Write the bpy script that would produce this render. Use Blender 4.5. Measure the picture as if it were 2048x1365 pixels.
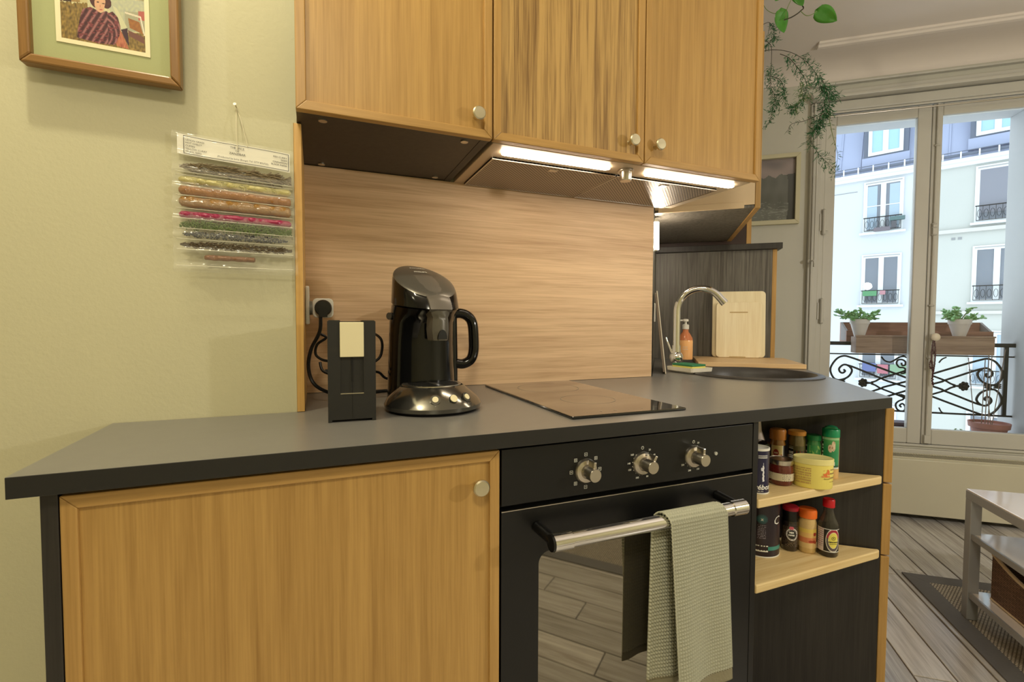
import bpy, bmesh, math, random
from math import sin, cos, pi, radians, atan2, sqrt
from mathutils import Vector, Matrix, noise
random.seed(7)
for o in list(bpy.data.objects): bpy.data.objects.remove(o)
SC = bpy.context.scene; COL = SC.collection

# ------------------------------------------------------------------ camera
FPX = 957.71
yaw, pit, rol = radians(22.351), radians(2.252), radians(0.212)
fw = Vector((sin(yaw)*cos(pit), cos(yaw)*cos(pit), -sin(pit)))
rt = fw.cross(Vector((0, 0, 1))).normalized(); up = rt.cross(fw)
r2 = rt*cos(rol)+up*sin(rol); u2 = -rt*sin(rol)+up*cos(rol)
CAM = Vector((0, 0, 1.096))
cd = bpy.data.cameras.new('camera'); cam = bpy.data.objects.new('camera', cd); COL.objects.link(cam)
M = Matrix((r2, u2, -fw)).transposed().to_4x4(); M.translation = CAM
cam.matrix_world = M
cd.sensor_width = 36; cd.lens = FPX/2048*36; cd.clip_start = 0.02; cd.clip_end = 200
SC.camera = cam
# ------------------------------------------------------------------ colour management, sky, sun, lamps
SC.view_settings.view_transform = 'Standard'; SC.view_settings.look = 'None'
SC.view_settings.gamma = 1; SC.view_settings.exposure = 0.0
try: SC.view_settings.use_curve_mapping = False
except Exception: pass
w = bpy.data.worlds.new('sky'); SC.world = w; w.use_nodes = True
w.node_tree.nodes['Background'].inputs[0].default_value = (0.80, 0.90, 1.0, 1)
w.node_tree.nodes['Background'].inputs[1].default_value = 2.8

def lamp(name, kind, loc, power, col, size=.05, target=None, **k):
    d = bpy.data.lights.new(name, kind); d.energy = power; d.color = col
    if kind == 'AREA':
        d.shape = k.get('shape', 'DISK'); d.size = size
        if 'sy' in k: d.size_y = k['sy']
    else: d.shadow_soft_size = size
    if kind == 'SPOT': d.spot_size = k.get('cone', 2.4); d.spot_blend = .6
    o = bpy.data.objects.new(name, d); COL.objects.link(o); o.location = loc
    if target: o.rotation_euler = (Vector(target)-Vector(loc)).to_track_quat('-Z', 'Y').to_euler()
    return o
WARM = (1.0, 0.86, 0.56)
lamp('ceiling_fill', 'AREA', (-.2, -.9, 2.58), 29, (1.0, .91, .70), .5, (-.2, -.9, 0))  # added fill overhead, behind the camera, to brighten the kitchen side
lamp('floor_lamp_light', 'POINT', (2.172, -.507, 1.472), 47, (1.0, .95, .88), .035)
lamp('wall_spot', 'POINT', (-.39, .735, 2.37), 26, (1.0, .92, .66), .025)
lamp('entrance_spot', 'POINT', (-1.1, .5, 2.2), 4, (1.0, .90, .62), .05)

# ------------------------------------------------------------------ room grid: the window side of the room is turned 39.5 degrees
WA = radians(-39.5)
EV = Vector((cos(WA), sin(WA), 0)); NV = Vector((-sin(WA), cos(WA), 0))
def W(s, d, z): return EV*s + NV*d + Vector((0, 0, z))
def ray(px, py): return r2*((px-1024)/FPX) - u2*((py-682.5)/FPX) + fw
def onz(px, py, z):
    q = ray(px, py); return CAM+q*((z-CAM.z)/q.z)
def ony(px, py, Y):
    q = ray(px, py); return CAM+q*((Y-CAM.y)/q.y)
def onw(px, py, d):                      # -> (s, z) on the plane at distance d of the turned grid
    q = ray(px, py); P = CAM+q*((d-CAM.dot(NV))/q.dot(NV)); return P.dot(EV), P.z
def zat(px, py, X, Y):
    q = ray(px, py); t = math.hypot(X, Y)/math.hypot(q.x, q.y); return CAM.z+q.z*t

# ------------------------------------------------------------------ materials
def lin(c): return tuple(((v/255)/12.92 if v/255 <= .04045 else ((v/255+.055)/1.055)**2.4) for v in c)
MATS = {}
def mat(name, rgb, rough=.5, metal=0, bump=0, bscale=60, trans=0, ior=1.45, alpha=1, emit=None, es=1, var=0, coat=0, spec=None, vscale=6):
    if name in MATS: return MATS[name]
    m = bpy.data.materials.new(name); m.use_nodes = True; N = m.node_tree.nodes; L = m.node_tree.links
    b = N['Principled BSDF']; c = lin(rgb)
    b.inputs['Base Color'].default_value = (*c, 1); b.inputs['Roughness'].default_value = rough
    b.inputs['Metallic'].default_value = metal; b.inputs['IOR'].default_value = ior
    b.inputs['Transmission Weight'].default_value = trans; b.inputs['Alpha'].default_value = alpha
    b.inputs['Coat Weight'].default_value = coat; b.inputs['Coat Roughness'].default_value = .08
    if spec is not None: b.inputs['Specular IOR Level'].default_value = spec
    if emit:
        b.inputs['Emission Color'].default_value = (*lin(emit), 1); b.inputs['Emission Strength'].default_value = es
    tc = N.new('ShaderNodeTexCoord')
    if var or not (bump or emit or trans):
        nz = N.new('ShaderNodeTexNoise'); nz.inputs['Scale'].default_value = vscale; nz.inputs['Detail'].default_value = 4
        L.new(tc.outputs['Object'], nz.inputs['Vector'])
        mx = N.new('ShaderNodeMix'); mx.data_type = 'RGBA'; v = var or .04
        mx.inputs[6].default_value = (*[x*(1-v) for x in c], 1); mx.inputs[7].default_value = (*[min(1, x*(1+v)) for x in c], 1)
        L.new(nz.outputs['Fac'], mx.inputs[0]); L.new(mx.outputs[2], b.inputs['Base Color'])
    if bump:
        n2 = N.new('ShaderNodeTexNoise'); n2.inputs['Scale'].default_value = bscale; n2.inputs['Detail'].default_value = 3
        L.new(tc.outputs['Object'], n2.inputs['Vector'])
        bp = N.new('ShaderNodeBump'); bp.inputs['Strength'].default_value = bump; bp.inputs['Distance'].default_value = .002
        L.new(n2.outputs['Fac'], bp.inputs['Height']); L.new(bp.outputs['Normal'], b.inputs['Normal'])
    MATS[name] = m; return m
def wood(name, light, dark, axis='Z', rough=.45, contrast=.5, fine=1.0, bump=.15, rnd=False, coat=0):
    if name in MATS: return MATS[name]
    m = bpy.data.materials.new(name); m.use_nodes = True; N = m.node_tree.nodes; L = m.node_tree.links
    b = N['Principled BSDF']; b.inputs['Roughness'].default_value = rough; b.inputs['Coat Weight'].default_value = coat
    tc = N.new('ShaderNodeTexCoord'); src = tc.outputs['Object']
    if rnd:
        oi = N.new('ShaderNodeObjectInfo'); ad = N.new('ShaderNodeVectorMath'); ad.operation = 'ADD'
        ml = N.new('ShaderNodeMath'); ml.operation = 'MULTIPLY'; ml.inputs[1].default_value = 37
        L.new(oi.outputs['Random'], ml.inputs[0]); L.new(src, ad.inputs[0]); L.new(ml.outputs[0], ad.inputs[1]); src = ad.outputs[0]
    def nz(sc_along, sc_across, detail, dist=0):
        mp = N.new('ShaderNodeMapping'); s = [sc_across]*3; s['XYZ'.index(axis)] = sc_along
        mp.inputs['Scale'].default_value = s; L.new(src, mp.inputs['Vector'])
        n = N.new('ShaderNodeTexNoise'); n.inputs['Scale'].default_value = 1; n.inputs['Detail'].default_value = detail
        n.inputs['Distortion'].default_value = dist
        L.new(mp.outputs[0], n.inputs['Vector']); return n.outputs['Fac']
    a = nz(2.2, 75*fine, 6, .5); c = nz(9, 380*fine, 3); d = nz(.7, 7, 2)
    def math_(op, x, y, z=None):
        n = N.new('ShaderNodeMath'); n.operation = op
        for i, v in enumerate((x, y, z)):
            if v is None: continue
            if isinstance(v, (int, float)): n.inputs[i].default_value = v
            else: L.new(v, n.inputs[i])
        return n.outputs[0]
    t = math_('MULTIPLY_ADD', a, .5, math_('MULTIPLY_ADD', c, .32, math_('MULTIPLY', d, .18)))
    rp = N.new('ShaderNodeValToRGB'); rp.color_ramp.elements[0].position = .5-.19/max(contrast, .1)*.5; rp.color_ramp.elements[1].position = .5+.1/max(contrast, .1)*.5
    rp.color_ramp.elements[0].color = (*lin(dark), 1); rp.color_ramp.elements[1].color = (*lin(light), 1)
    L.new(t, rp.inputs[0]); col = rp.outputs[0]
    if rnd:
        hs = N.new('ShaderNodeHueSaturation'); L.new(col, hs.inputs['Color'])
        L.new(math_('MULTIPLY_ADD', oi.outputs['Random'], .5, .72), hs.inputs['Value']); col = hs.outputs[0]
    L.new(col, b.inputs['Base Color'])
    bp = N.new('ShaderNodeBump'); bp.inputs['Strength'].default_value = bump; bp.inputs['Distance'].default_value = .0006
    L.new(t, bp.inputs['Height']); L.new(bp.outputs[0], b.inputs['Normal'])
    MATS[name] = m; return m
def printed(name='printed', rough=.5, coat=0):
    if name in MATS: return MATS[name]
    m = bpy.data.materials.new(name); m.use_nodes = True; N = m.node_tree.nodes; L = m.node_tree.links
    a = N.new('ShaderNodeAttribute'); a.attribute_name = 'Col'; b = N['Principled BSDF']
    L.new(a.outputs['Color'], b.inputs['Base Color']); b.inputs['Roughness'].default_value = rough; b.inputs['Coat Weight'].default_value = coat
    MATS[name] = m; return m

OAK = wood('oak_vertical', (188, 149, 84), (152, 114, 56), 'Z', .42, .45, bump=.2)
OAK2 = wood('oak_striped', (190, 154, 92), (124, 92, 48), 'Z', .45, .8, 1.0, bump=.3)
OAKT = wood('oak_trim', (190, 150, 86), (156, 118, 60), 'X', .42, .5)
OAKTZ = wood('oak_trim_up', (190, 150, 86), (156, 118, 60), 'Z', .42, .5)
OAKH = wood('oak_pale_horizontal', (218, 186, 146), (178, 142, 104), 'X', .5, .5, .9)
BAMB = wood('pine_shelf', (228, 204, 150), (202, 168, 106), 'X', .5, .5, .7)
BLKW = wood('black_wood', (46, 42, 38), (24, 21, 19), 'Z', .42, .6, bump=.3)
BLKP = wood('black_wood_lit', (108, 104, 96), (58, 54, 49), 'Z', .42, .8, bump=.3)  # black wood painted lighter, in place of light from the tube
BLK = mat('black_laminate', (20, 19, 18), .42, bump=.06, bscale=300)
CNT = mat('counter_laminate', (116, 114, 110), .31, spec=.85, bump=.05, bscale=500, var=.08, vscale=30)
CNTE = mat('counter_edge', (34, 33, 31), .42, bump=.05, bscale=400)
GLB = mat('gloss_black', (10, 10, 10), .12, var=.02)
GLB2 = mat('black_plastic', (14, 14, 14), .32, var=.05)
CHR = mat('chrome', (232, 230, 226), .06, 1, var=.01)
STL = mat('brushed_steel', (205, 198, 186), .28, 1, bump=.04, bscale=200)
PEWT = mat('satin_nickel', (214, 206, 178), .32, 1, var=.03)
WALLM = mat('wall_paint', (197, 192, 158), .62, bump=.22, bscale=160, var=.02)
WALLW = mat('window_wall_paint', (206, 204, 192), .6, bump=.3, bscale=40, var=.02)
CEILM = mat('ceiling_paint', (230, 221, 214), .7, bump=.2, bscale=20, var=.02)
TRIM = mat('trim_paint', (198, 196, 188), .4, bump=.2, bscale=25, var=.02)
RADM = mat('radiator_enamel', (200, 195, 174), .38, var=.02)
WHT = mat('white_plastic', (232, 230, 220), .35, var=.02)
EXTW = mat('exterior_reveal', (172, 174, 175), .8, bump=.3, bscale=20, var=.04)
IRON = mat('black_iron', (22, 22, 24), .5, .3, bump=.2, bscale=80)
CREAM = mat('cream_plastic', (226, 216, 176), .4, var=.02)

# ------------------------------------------------------------------ mesh helpers
class MB:
    def __init__(s): s.bm = bmesh.new()
    def _f(s, vs):
        try: return s.bm.faces.new(vs)
        except ValueError: return None
    def box(s, x0, x1, y0, y1, z0, z1, m=None):
        v = [s.bm.verts.new((x, y, z)) for x in (x0, x1) for y in (y0, y1) for z in (z0, z1)]
        if m is not None:
            for q in v: q.co = m @ q.co
        for f in ((0, 1, 3, 2), (4, 6, 7, 5), (0, 4, 5, 1), (2, 3, 7, 6), (0, 2, 6, 4), (1, 5, 7, 3)): s._f([v[i] for i in f])
        return s
    def prism(s, pts, z0, z1, m=None):            # polygon in xy extruded in z
        a = [s.bm.verts.new((p[0], p[1], z0)) for p in pts]; b = [s.bm.verts.new((p[0], p[1], z1)) for p in pts]; n = len(pts)
        if m is not None:
            for q in a+b: q.co = m @ q.co
        s._f(list(reversed(a))); s._f(b)
        for i in range(n): s._f([a[i], a[(i+1) % n], b[(i+1) % n], b[i]])
        return s
    def xz(s, pts, y0, y1):                       # polygon in xz extruded in y
        return s.prism([(p[0], p[1]) for p in pts], -y0, -y1, Matrix.Rotation(pi/2, 4, 'X'))
    def ring(s, pts):
        return [s.bm.verts.new(p) for p in pts]
    def loft(s, rings, cap=True, close=True):
        R = [s.ring(r) for r in rings]; n = len(R[0])
        for a, b in zip(R, R[1:]):
            for i in range(n if close else n-1): s._f([a[i], a[(i+1) % n], b[(i+1) % n], b[i]])
        if cap: s._f(list(reversed(R[0]))); s._f(R[-1])
        return s
    def lathe(s, prof, seg=28, c=(0, 0, 0), sx=1, sy=1, cap=True):
        rings = [[(c[0]+r*sx*cos(2*pi*i/seg), c[1]+r*sy*sin(2*pi*i/seg), c[2]+z) for i in range(seg)] for r, z in prof]
        return s.loft(rings, cap)
    def tube(s, pts, r, seg=8, cap=True, smooth=0):
        P = [Vector(p) for p in pts]
        if smooth: P = catmull(P, smooth)
        rr = r if callable(r) else (lambda t: r)
        rings = []; prev = None
        for i, p in enumerate(P):
            t = (P[min(i+1, len(P)-1)]-P[max(i-1, 0)]).normalized()
            if prev is None:
                n = t.cross(Vector((0, 0, 1)))
                if n.length < .05: n = t.cross(Vector((0, 1, 0)))
            else: n = prev-t*prev.dot(t)
            n.normalize(); prev = n; b = t.cross(n); R = rr(i/max(1, len(P)-1))
            rings.append([p+(n*cos(2*pi*k/seg)+b*sin(2*pi*k/seg))*R for k in range(seg)])
        return s.loft(rings, cap)
    def cyl(s, a, b, r, seg=20, r1=None):
        a = Vector(a); b = Vector(b); k = r if r1 is None else r1
        return s.tube([a, b], lambda t: r+(k-r)*t, seg)
    def sphere(s, c, r, seg=16, sx=1, sy=1, sz=1):
        bmesh.ops.create_uvsphere(s.bm, u_segments=seg, v_segments=seg//2+2, radius=1, matrix=Matrix.Translation(c) @ Matrix.Diagonal((r*sx, r*sy, r*sz, 1)))
        return s
    def quad(s, a, b, c, d): s._f([s.bm.verts.new(p) for p in (a, b, c, d)]); return s
    def poly(s, pts): s._f([s.bm.verts.new(p) for p in pts]); return s
    def frame(s, x0, x1, z0, z1, wd, y0, y1):     # rectangular frame (in xz) with mitred look
        o = [(x0, z0), (x1, z0), (x1, z1), (x0, z1)]; i = [(x0+wd, z0+wd), (x1-wd, z0+wd), (x1-wd, z1-wd), (x0+wd, z1-wd)]
        for k in range(4):
            j = (k+1) % 4; s.xz([o[k], o[j], i[j], i[k]], y0, y1)
        return s
def catmull(P, n):
    P = [Vector(p) for p in P]; out = []
    for i in range(len(P)-1):
        p0 = P[max(i-1, 0)]; p1 = P[i]; p2 = P[i+1]; p3 = P[min(i+2, len(P)-1)]
        for k in range(n):
            t = k/n; out.append(.5*((2*p1)+(p2-p0)*t+(2*p0-5*p1+4*p2-p3)*t*t+(3*p1-p0-3*p2+p3)*t**3))
    out.append(P[-1]); return out
def obj(name, mb, m, parent=None, smooth=False, bev=0, loc=None, rz=0, label=None, kind=None, seg=2, sub=0):
    bmesh.ops.recalc_face_normals(mb.bm, faces=mb.bm.faces)
    me = bpy.data.meshes.new(name); mb.bm.to_mesh(me); mb.bm.free()
    me.materials.append(m)
    o = bpy.data.objects.new(name, me); COL.objects.link(o)
    if parent: o.parent = parent
    if loc is not None: o.location = loc
    if rz: o.rotation_euler = (0, 0, rz)
    if bev:
        b = o.modifiers.new('bevel', 'BEVEL'); b.width = bev; b.segments = seg; b.limit_method = 'ANGLE'; b.angle_limit = radians(40)
    if sub:
        b = o.modifiers.new('sub', 'SUBSURF'); b.levels = sub; b.render_levels = sub
    if smooth:
        for p in me.polygons: p.use_smooth = True
        me.set_sharp_from_angle(angle=radians(38))
    if label: o['label'] = label
    if kind: o['kind'] = kind
    return o
def thing(name, label, cat, loc=(0, 0, 0), rz=0, group=None):
    o = bpy.data.objects.new(name, None); COL.objects.link(o); o.empty_display_size = .05
    o.location = loc; o.rotation_euler = (0, 0, rz); o['label'] = label; o['category'] = cat
    if group: o['group'] = group
    return o
def tag(o, label, cat, group=None):
    o['label'] = label; o['category'] = cat
    if group: o['group'] = group
    return o
def struct(name, mb=None, m=None, loc=None, rz=0, **k):
    if mb is None:
        o = bpy.data.objects.new(name, None); COL.objects.link(o)
        if loc is not None: o.location = loc
        o.rotation_euler = (0, 0, rz)
    else: o = obj(name, mb, m, loc=loc, rz=rz, **k)
    o['kind'] = 'structure'; return o
def bx(*a): return MB().box(*a)
def paint(name, fn, nu, nv, mp, parent, m=None, smooth=False, label=None):
    """grid patch: fn(u,v)->(r,g,b) 0..255 or None ; mp(u,v)->xyz ; u right, v up"""
    vs = [mp(i/nu, j/nv) for j in range(nv+1) for i in range(nu+1)]; fs = []; cols = []
    for j in range(nv):
        for i in range(nu):
            c = fn((i+.5)/nu, (j+.5)/nv)
            if c is None: continue
            fs.append((j*(nu+1)+i, j*(nu+1)+i+1, (j+1)*(nu+1)+i+1, (j+1)*(nu+1)+i)); cols.append(lin([max(0, min(255, q)) for q in c]))
    me = bpy.data.meshes.new(name); me.from_pydata(vs, [], fs); ca = me.color_attributes.new('Col', 'FLOAT_COLOR', 'CORNER')
    flat = []
    for c in cols: flat += [*c, 1]*4
    ca.data.foreach_set('color', flat)
    me.materials.append(m or printed()); o = bpy.data.objects.new(name, me); COL.objects.link(o); o.parent = parent
    if smooth:
        for p in me.polygons: p.use_smooth = True
    if label: o['label'] = label
    return o
def text(s, size, mp, m, parent, name='lettering', align='CENTER', bold=0.0, shear=0.0, space=1.0):
    c = bpy.data.curves.new(name, 'FONT'); c.body = s; c.size = size; c.align_x = align; c.align_y = 'CENTER'; c.offset = bold; c.shear = shear
    c.resolution_u = 2; c.space_character = space
    t = bpy.data.objects.new(name, c); COL.objects.link(t)
    dg = bpy.context.evaluated_depsgraph_get(); dg.update()
    me = bpy.data.meshes.new_from_object(t.evaluated_get(dg)); bpy.data.objects.remove(t)
    for v in me.vertices: v.co = Vector(mp(v.co.x, v.co.y))
    me.materials.clear(); me.materials.append(m); me.name = name
    o = bpy.data.objects.new(name, me); COL.objects.link(o); o.parent = parent; return o
def copy_tree(o, parent=None):
    c = o.copy(); COL.objects.link(c)
    if parent: c.parent = parent
    for ch in list(o.children): copy_tree(ch, c)
    return c
def inpoly(x, y, P):
    r = False; j = len(P)-1
    for i in range(len(P)):
        if (P[i][1] > y) != (P[j][1] > y) and x < (P[j][0]-P[i][0])*(y-P[i][1])/(P[j][1]-P[i][1])+P[i][0]: r = not r
        j = i
    return r
def face_cam(x, y): return -atan2(x, y)
# ================================================================== SETTING
RZ = WA
fl = struct('floor', MB().prism([(p.x, p.y) for p in (W(-3.1, 3.9, 0), W(3.2, 3.9, 0), W(3.2, -3.6, 0), W(-3.1, -3.6, 0))], -.06, -.016), mat('floor_gap', (22, 18, 15), .9))
PLK = wood('floor_board', (216, 212, 208), (146, 138, 130), 'Y', .25, .5, .6, .5, rnd=True)
pm = None
pl_lens = [1.5, 1.15, 1.35]
plank_meshes = []
for L_ in pl_lens:
    b = MB(); b.box(-.0575, .0575, -L_/2+.002, L_/2-.002, -.014, 0)
    bmesh.ops.bevel(b.bm, geom=[e for e in b.bm.edges], offset=.0015, segments=1, affect='EDGES')
    me = bpy.data.meshes.new('plank'); b.bm.to_mesh(me); b.bm.free(); me.materials.append(PLK); plank_meshes.append(me)
k0 = 0
for row in range(-32, 15):
    s = 1.25+.12*row+.06; d = -3.5+random.uniform(-1, 0)
    while d < 3.45:
        i = random.randrange(3); L_ = pl_lens[i]; c = W(s, d+L_/2, 0)
        if not ((s < -.15 and c.y > 1.7) or c.y < -3.0 or c.x < -3.0 or c.y > 3.8 or d > 3.4 or s > 3.05):
            o = bpy.data.objects.new('plank', plank_meshes[i]); COL.objects.link(o); o.parent = fl
            o.location = c+Vector((0, 0, random.uniform(-.0012, 0))); o.rotation_euler = (random.uniform(-.001, .001), random.uniform(-.008, .008), RZ)
        d += L_
CZ = 2.62
struct('ceiling', MB().prism([(-2.6, -2.55), (1.96, -2.55)]+[(p.x, p.y) for p in (W(3.1, -.7, 0), W(3.1, 3.68, 0), W(-.2, 3.68, 0))]+[(.9, 1.5), (-2.6, 1.5)], CZ, CZ+.1), CEILM)
struct('wall_left', bx(-2.5, -.0365, 1.085, 1.5, 0, CZ).box(-.0365, -.0300, 1.085, 1.36, 1.4995, CZ), WALLM)
struct('wall_back', bx(-.0365, 1.088, 1.362, 1.5, 0, CZ), WALLM)
sw = MB().prism([(p.x, p.y) for p in (W(-.0265, .86+.97, 0), W(-.0265, 3.33, 0), W(-.15, 3.33, 0), W(-.15, 1.93, 0))], 0, CZ)
struct('wall_sink', sw, mat('grey_wall_panel', (120, 116, 106), .5, bump=.1))
struct('wall_entrance', bx(-2.6, -2.5, -2.5, 1.5, 0, CZ), WALLM)
struct('wall_behind', bx(-2.6, 1.95, -2.55, -2.42, 0, CZ), WALLM)
struct('wall_right', MB().prism([(p.x, p.y) for p in (W(3.0, 3.33, 0), W(3.0, -.7, 0), W(3.1, -.7, 0), W(3.1, 3.33, 0))], 0, CZ), WALLM)
# window wall, in its own turned frame (x = s, y = d)
HS0, HS1, HZ0, HZ1 = .90, 2.03, .385, 2.36
b = MB()
b.box(-.2, HS0, 3.33, 3.68, -.02, CZ); b.box(HS1, 3.1, 3.33, 3.68, -.02, CZ); b.box(HS0, HS1, 3.33, 3.68, -.02, HZ0); b.box(HS0, HS1, 3.33, 3.68, HZ1, CZ)
struct('wall_window', b, WALLW, loc=(0, 0, 0), rz=RZ)
b = MB(); b.box(1.995, 2.03, 3.40, 3.685, HZ0, HZ1); b.box(.90, .925, 3.40, 3.685, HZ0, HZ1); b.box(.925, 1.995, 3.44, 3.685, 2.335, HZ1)
struct('trim_1', b, EXTW, loc=(0, 0, 0), rz=RZ, bev=.004)
struct('trim_2', bx(.925, 1.995, 3.40, 3.72, HZ0-.01, HZ0+.012), EXTW, loc=(0, 0, 0), rz=RZ, bev=.004)
# casing, head mouldings, cove and ceiling moulding
b = MB(); b.box(.845, .90, 3.300, 3.33, .0, 2.40); b.box(.858, .87, 3.290, 3.30, .0, 2.40); b.box(2.03, 2.09, 3.30, 3.33, 0, 2.40)
struct('trim_3', b, TRIM, loc=(0, 0, 0), rz=RZ, bev=.004)
b = MB(); b.box(.845, 2.09, 3.30, 3.33, 2.345, 2.40); b.box(.84, 1.86, 3.25, 3.33, 2.405, 2.425); b.box(.84, 2.09, 3.275, 3.33, 2.425, 2.455); b.box(.84, 2.09, 3.30, 3.33, 2.50, 2.515)
struct('trim_4', b, TRIM, loc=(0, 0, 0), rz=RZ, bev=.005)
n = 10; cv = [(3.33-.16*(1-cos(pi/2*i/n)), 2.53+.09*sin(pi/2*i/n)) for i in range(n+1)]
prof = [(3.335, 2.53)]+cv+[(3.17, CZ+.003), (3.335, CZ+.003)]
b = MB(); b.loft([[(s, p[0], p[1]) for p in prof] for s in (-.2, 3.05)])
struct('trim_5', b, CEILM, loc=(0, 0, 0), rz=RZ, smooth=True)
b = MB(); b.loft([[(s, 3.02+y, CZ-z) for y, z in ((0, -.002), (.004, .010), (.016, .013), (.022, .022), (.045, .024), (.055, .012), (.062, -.002))] for s in (.80, 3.0)])
struct('trim_6', b, CEILM, loc=(0, 0, 0), rz=RZ, bev=.003)
struct('baseboard_window', bx(-.02, 3.0, 3.305, 3.33, 0, .10), TRIM, loc=(0, 0, 0), rz=RZ, bev=.004)
b = MB(); b.box(.845, 2.1, 3.30, 3.33, .345, .372); b.box(.845, 2.1, 3.315, 3.33, .30, .345)
struct('trim_7', b, TRIM, loc=(0, 0, 0), rz=RZ, bev=.004)

# ---- window: frame with two casements
win = struct('window_1', loc=W(.9, 3.33, .385), rz=RZ)
def wl(s0, s1, d0, d1, z0, z1, mb=None): return (mb or MB()).box(s0-.9, s1-.9, d0-3.33, d1-3.33, z0-.385, z1-.385)
b = wl(.90, .925, 3.31, 3.40, .385, 2.36); wl(2.005, 2.03, 3.31, 3.40, .385, 2.36, b); wl(.925, 2.005, 3.31, 3.40, 2.34, 2.36, b); wl(.925, 2.005, 3.315, 3.40, .385, .398, b)
obj('window_frame', b, TRIM, win, bev=.003)
GLASS = mat('window_glass', (255, 255, 255), .0, trans=1, ior=1.45)
# thin pane that lets the daylight through
g = GLASS.node_tree; N = g.nodes
tr = N.new('ShaderNodeBsdfTransparent'); tr.inputs[0].default_value = (.97, .985, .98, 1); gl = N.new('ShaderNodeBsdfGlossy'); gl.inputs['Roughness'].default_value = .0
fr = N.new('ShaderNodeFresnel'); fr.inputs[0].default_value = 1.35; ms = N.new('ShaderNodeMixShader')
g.links.new(fr.outputs[0], ms.inputs[0]); g.links.new(tr.outputs[0], ms.inputs[1]); g.links.new(gl.outputs[0], ms.inputs[2]); g.links.new(ms.outputs[0], N['Material Output'].inputs['Surface'])
for (a0, a1, g0, g1) in ((.927, 1.4515, .985, 1.385), (1.4545, 2.003, 1.503, 1.965)):
    b = wl(a0, g0, 3.325, 3.365, .400, 2.335); wl(g1, a1, 3.325, 3.365, .400, 2.335, b); wl(g0, g1, 3.325, 3.365, 2.268, 2.335, b); wl(g0, g1, 3.325, 3.365, .400, .487, b)
    cs = obj('casement', b, TRIM, win, bev=.005)
    obj('glass_pane', wl(g0-.004, g1+.004, 3.343, 3.347, .483, 2.272), GLASS, cs)
b = MB(); P = lambda s, d, z: (s-.9, d-3.33, z-.385)
b.tube([P(1.475, 3.315, .43), P(1.475, 3.315, 2.33)], .0065, 8)
for z in (1.64, 1.60, 1.66, .9, 2.1, 1.2): b.sphere(P(1.475, 3.315, z), .014, 10, sz=.5)
b.box(*sum(zip(P(1.462, 3.305, .41), P(1.492, 3.325, .455)), ())); b.box(*sum(zip(P(1.466, 3.305, 1.60), P(1.484, 3.325, 1.66)), ()))
obj('espagnolette_rod', b, TRIM, win, smooth=True)
b = MB(); b.sphere(P(1.487, 3.285, 1.02), .023, 16, sy=.6); b.cyl(P(1.487, 3.29, 1.02), P(1.482, 3.325, 1.02), .008)
obj('window_knob', b, mat('knob_paint', (222, 214, 196), .3, var=.02), win, smooth=True)
for z in (1.70, 1.17):
    b = MB(); b.cyl(P(.926, 3.300, z-.062), P(.926, 3.300, z+.062), .0105, 12); b.sphere(P(.926, 3.300, z+.066), .0115, 10); b.sphere(P(.926, 3.300, z-.066), .0115, 10)
    b.box(*sum(zip(P(.905, 3.305, z-.05), P(.95, 3.312, z+.05)), ()))
    obj('hinge', b, TRIM, win, smooth=True)

# ================================================================== KITCHEN: base run
def knob(x, y, z, parent, r=.0145, name='knob', m=PEWT):
    b = MB(); prof = [(.0075, 0), (.006, .004), (.006, .012), (r*.8, .016), (r, .019), (r, .023), (r*.85, .0255), (0.001, .026)]
    rings = [[(x+q*cos(2*pi*i/24), y-t, z+q*sin(2*pi*i/24)) for i in range(24)] for q, t in prof]; b.loft(rings)
    return obj(name, b, m, parent, smooth=True)
def door_set(par, x0, x1, z0, z1, y, kx, kz, m, mt, mtz, name='door', rim=.018):
    """framed oak door, front face at y (world), inset panel"""
    b = MB(); b.box(x0+rim*.8, x1-rim*.8, y+.006, y+.018, z0+rim*.8, z1-rim*.8)
    dr = obj(name, b, m, par)
    for nm, pp, mm_ in (('rail', [(x0, z0), (x1, z0), (x1-rim, z0+rim), (x0+rim, z0+rim)], mt), ('rail', [(x0, z1), (x0+rim, z1-rim), (x1-rim, z1-rim), (x1, z1)], mt),
                        ('stile', [(x0, z0), (x0+rim, z0+rim), (x0+rim, z1-rim), (x0, z1)], mtz), ('stile', [(x1, z0), (x1, z1), (x1-rim, z1-rim), (x1-rim, z0+rim)], mtz)):
        obj(nm, MB().xz(pp, y, y+.018), mm_, dr, bev=.0015)
    knob(kx, y+.006, kz, dr); return dr
YF = .773
t = thing('base_cabinet', 'oak base cabinet with narrow framed door and round nickel knob under worktop', 'cabinet', (0, YF, 0))
def off(o, x, y, z):
    o.location = (-x, -y, -z)
obj('body', bx(-.303, .296, .021, .31, .08, .874), BLK, t)
obj('side_panel', bx(-.3225, -.3045, .0, .31, 0, .8795), BLKW, t, bev=.001, label='black wood-grain side panel')
obj('plinth', bx(-.30, .296, .06, .08, 0, .078), BLK, t)
door_set(t, -.3035, .2955, .085, .8725, 0, .257, .815, OAK, OAKT, OAKTZ)

# oven
t = thing('oven', 'black built-in oven with three steel knobs and long bar handle', 'oven', (.299, YF, 0))
obj('body', bx(0.004, .594, .021, .54, .26, .870), BLK, t)
obj('control_panel', bx(0.0, .599, 0, .02, .7715, .8725), GLB2, t, bev=.001)
def rrect(x0, x1, z0, z1, r, n=6, corners=(1, 1, 1, 1)):
    pts = []
    for (cx, cz, a0, on) in ((x1-r, z1-r, 0, corners[0]), (x0+r, z1-r, 90, corners[1]), (x0+r, z0+r, 180, corners[2]), (x1-r, z0+r, 270, corners[3])):
        for i in range(n+1):
            a = radians(a0+90*i/n); pts.append((cx+r*cos(a), cz+r*sin(a)))
    return pts
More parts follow.
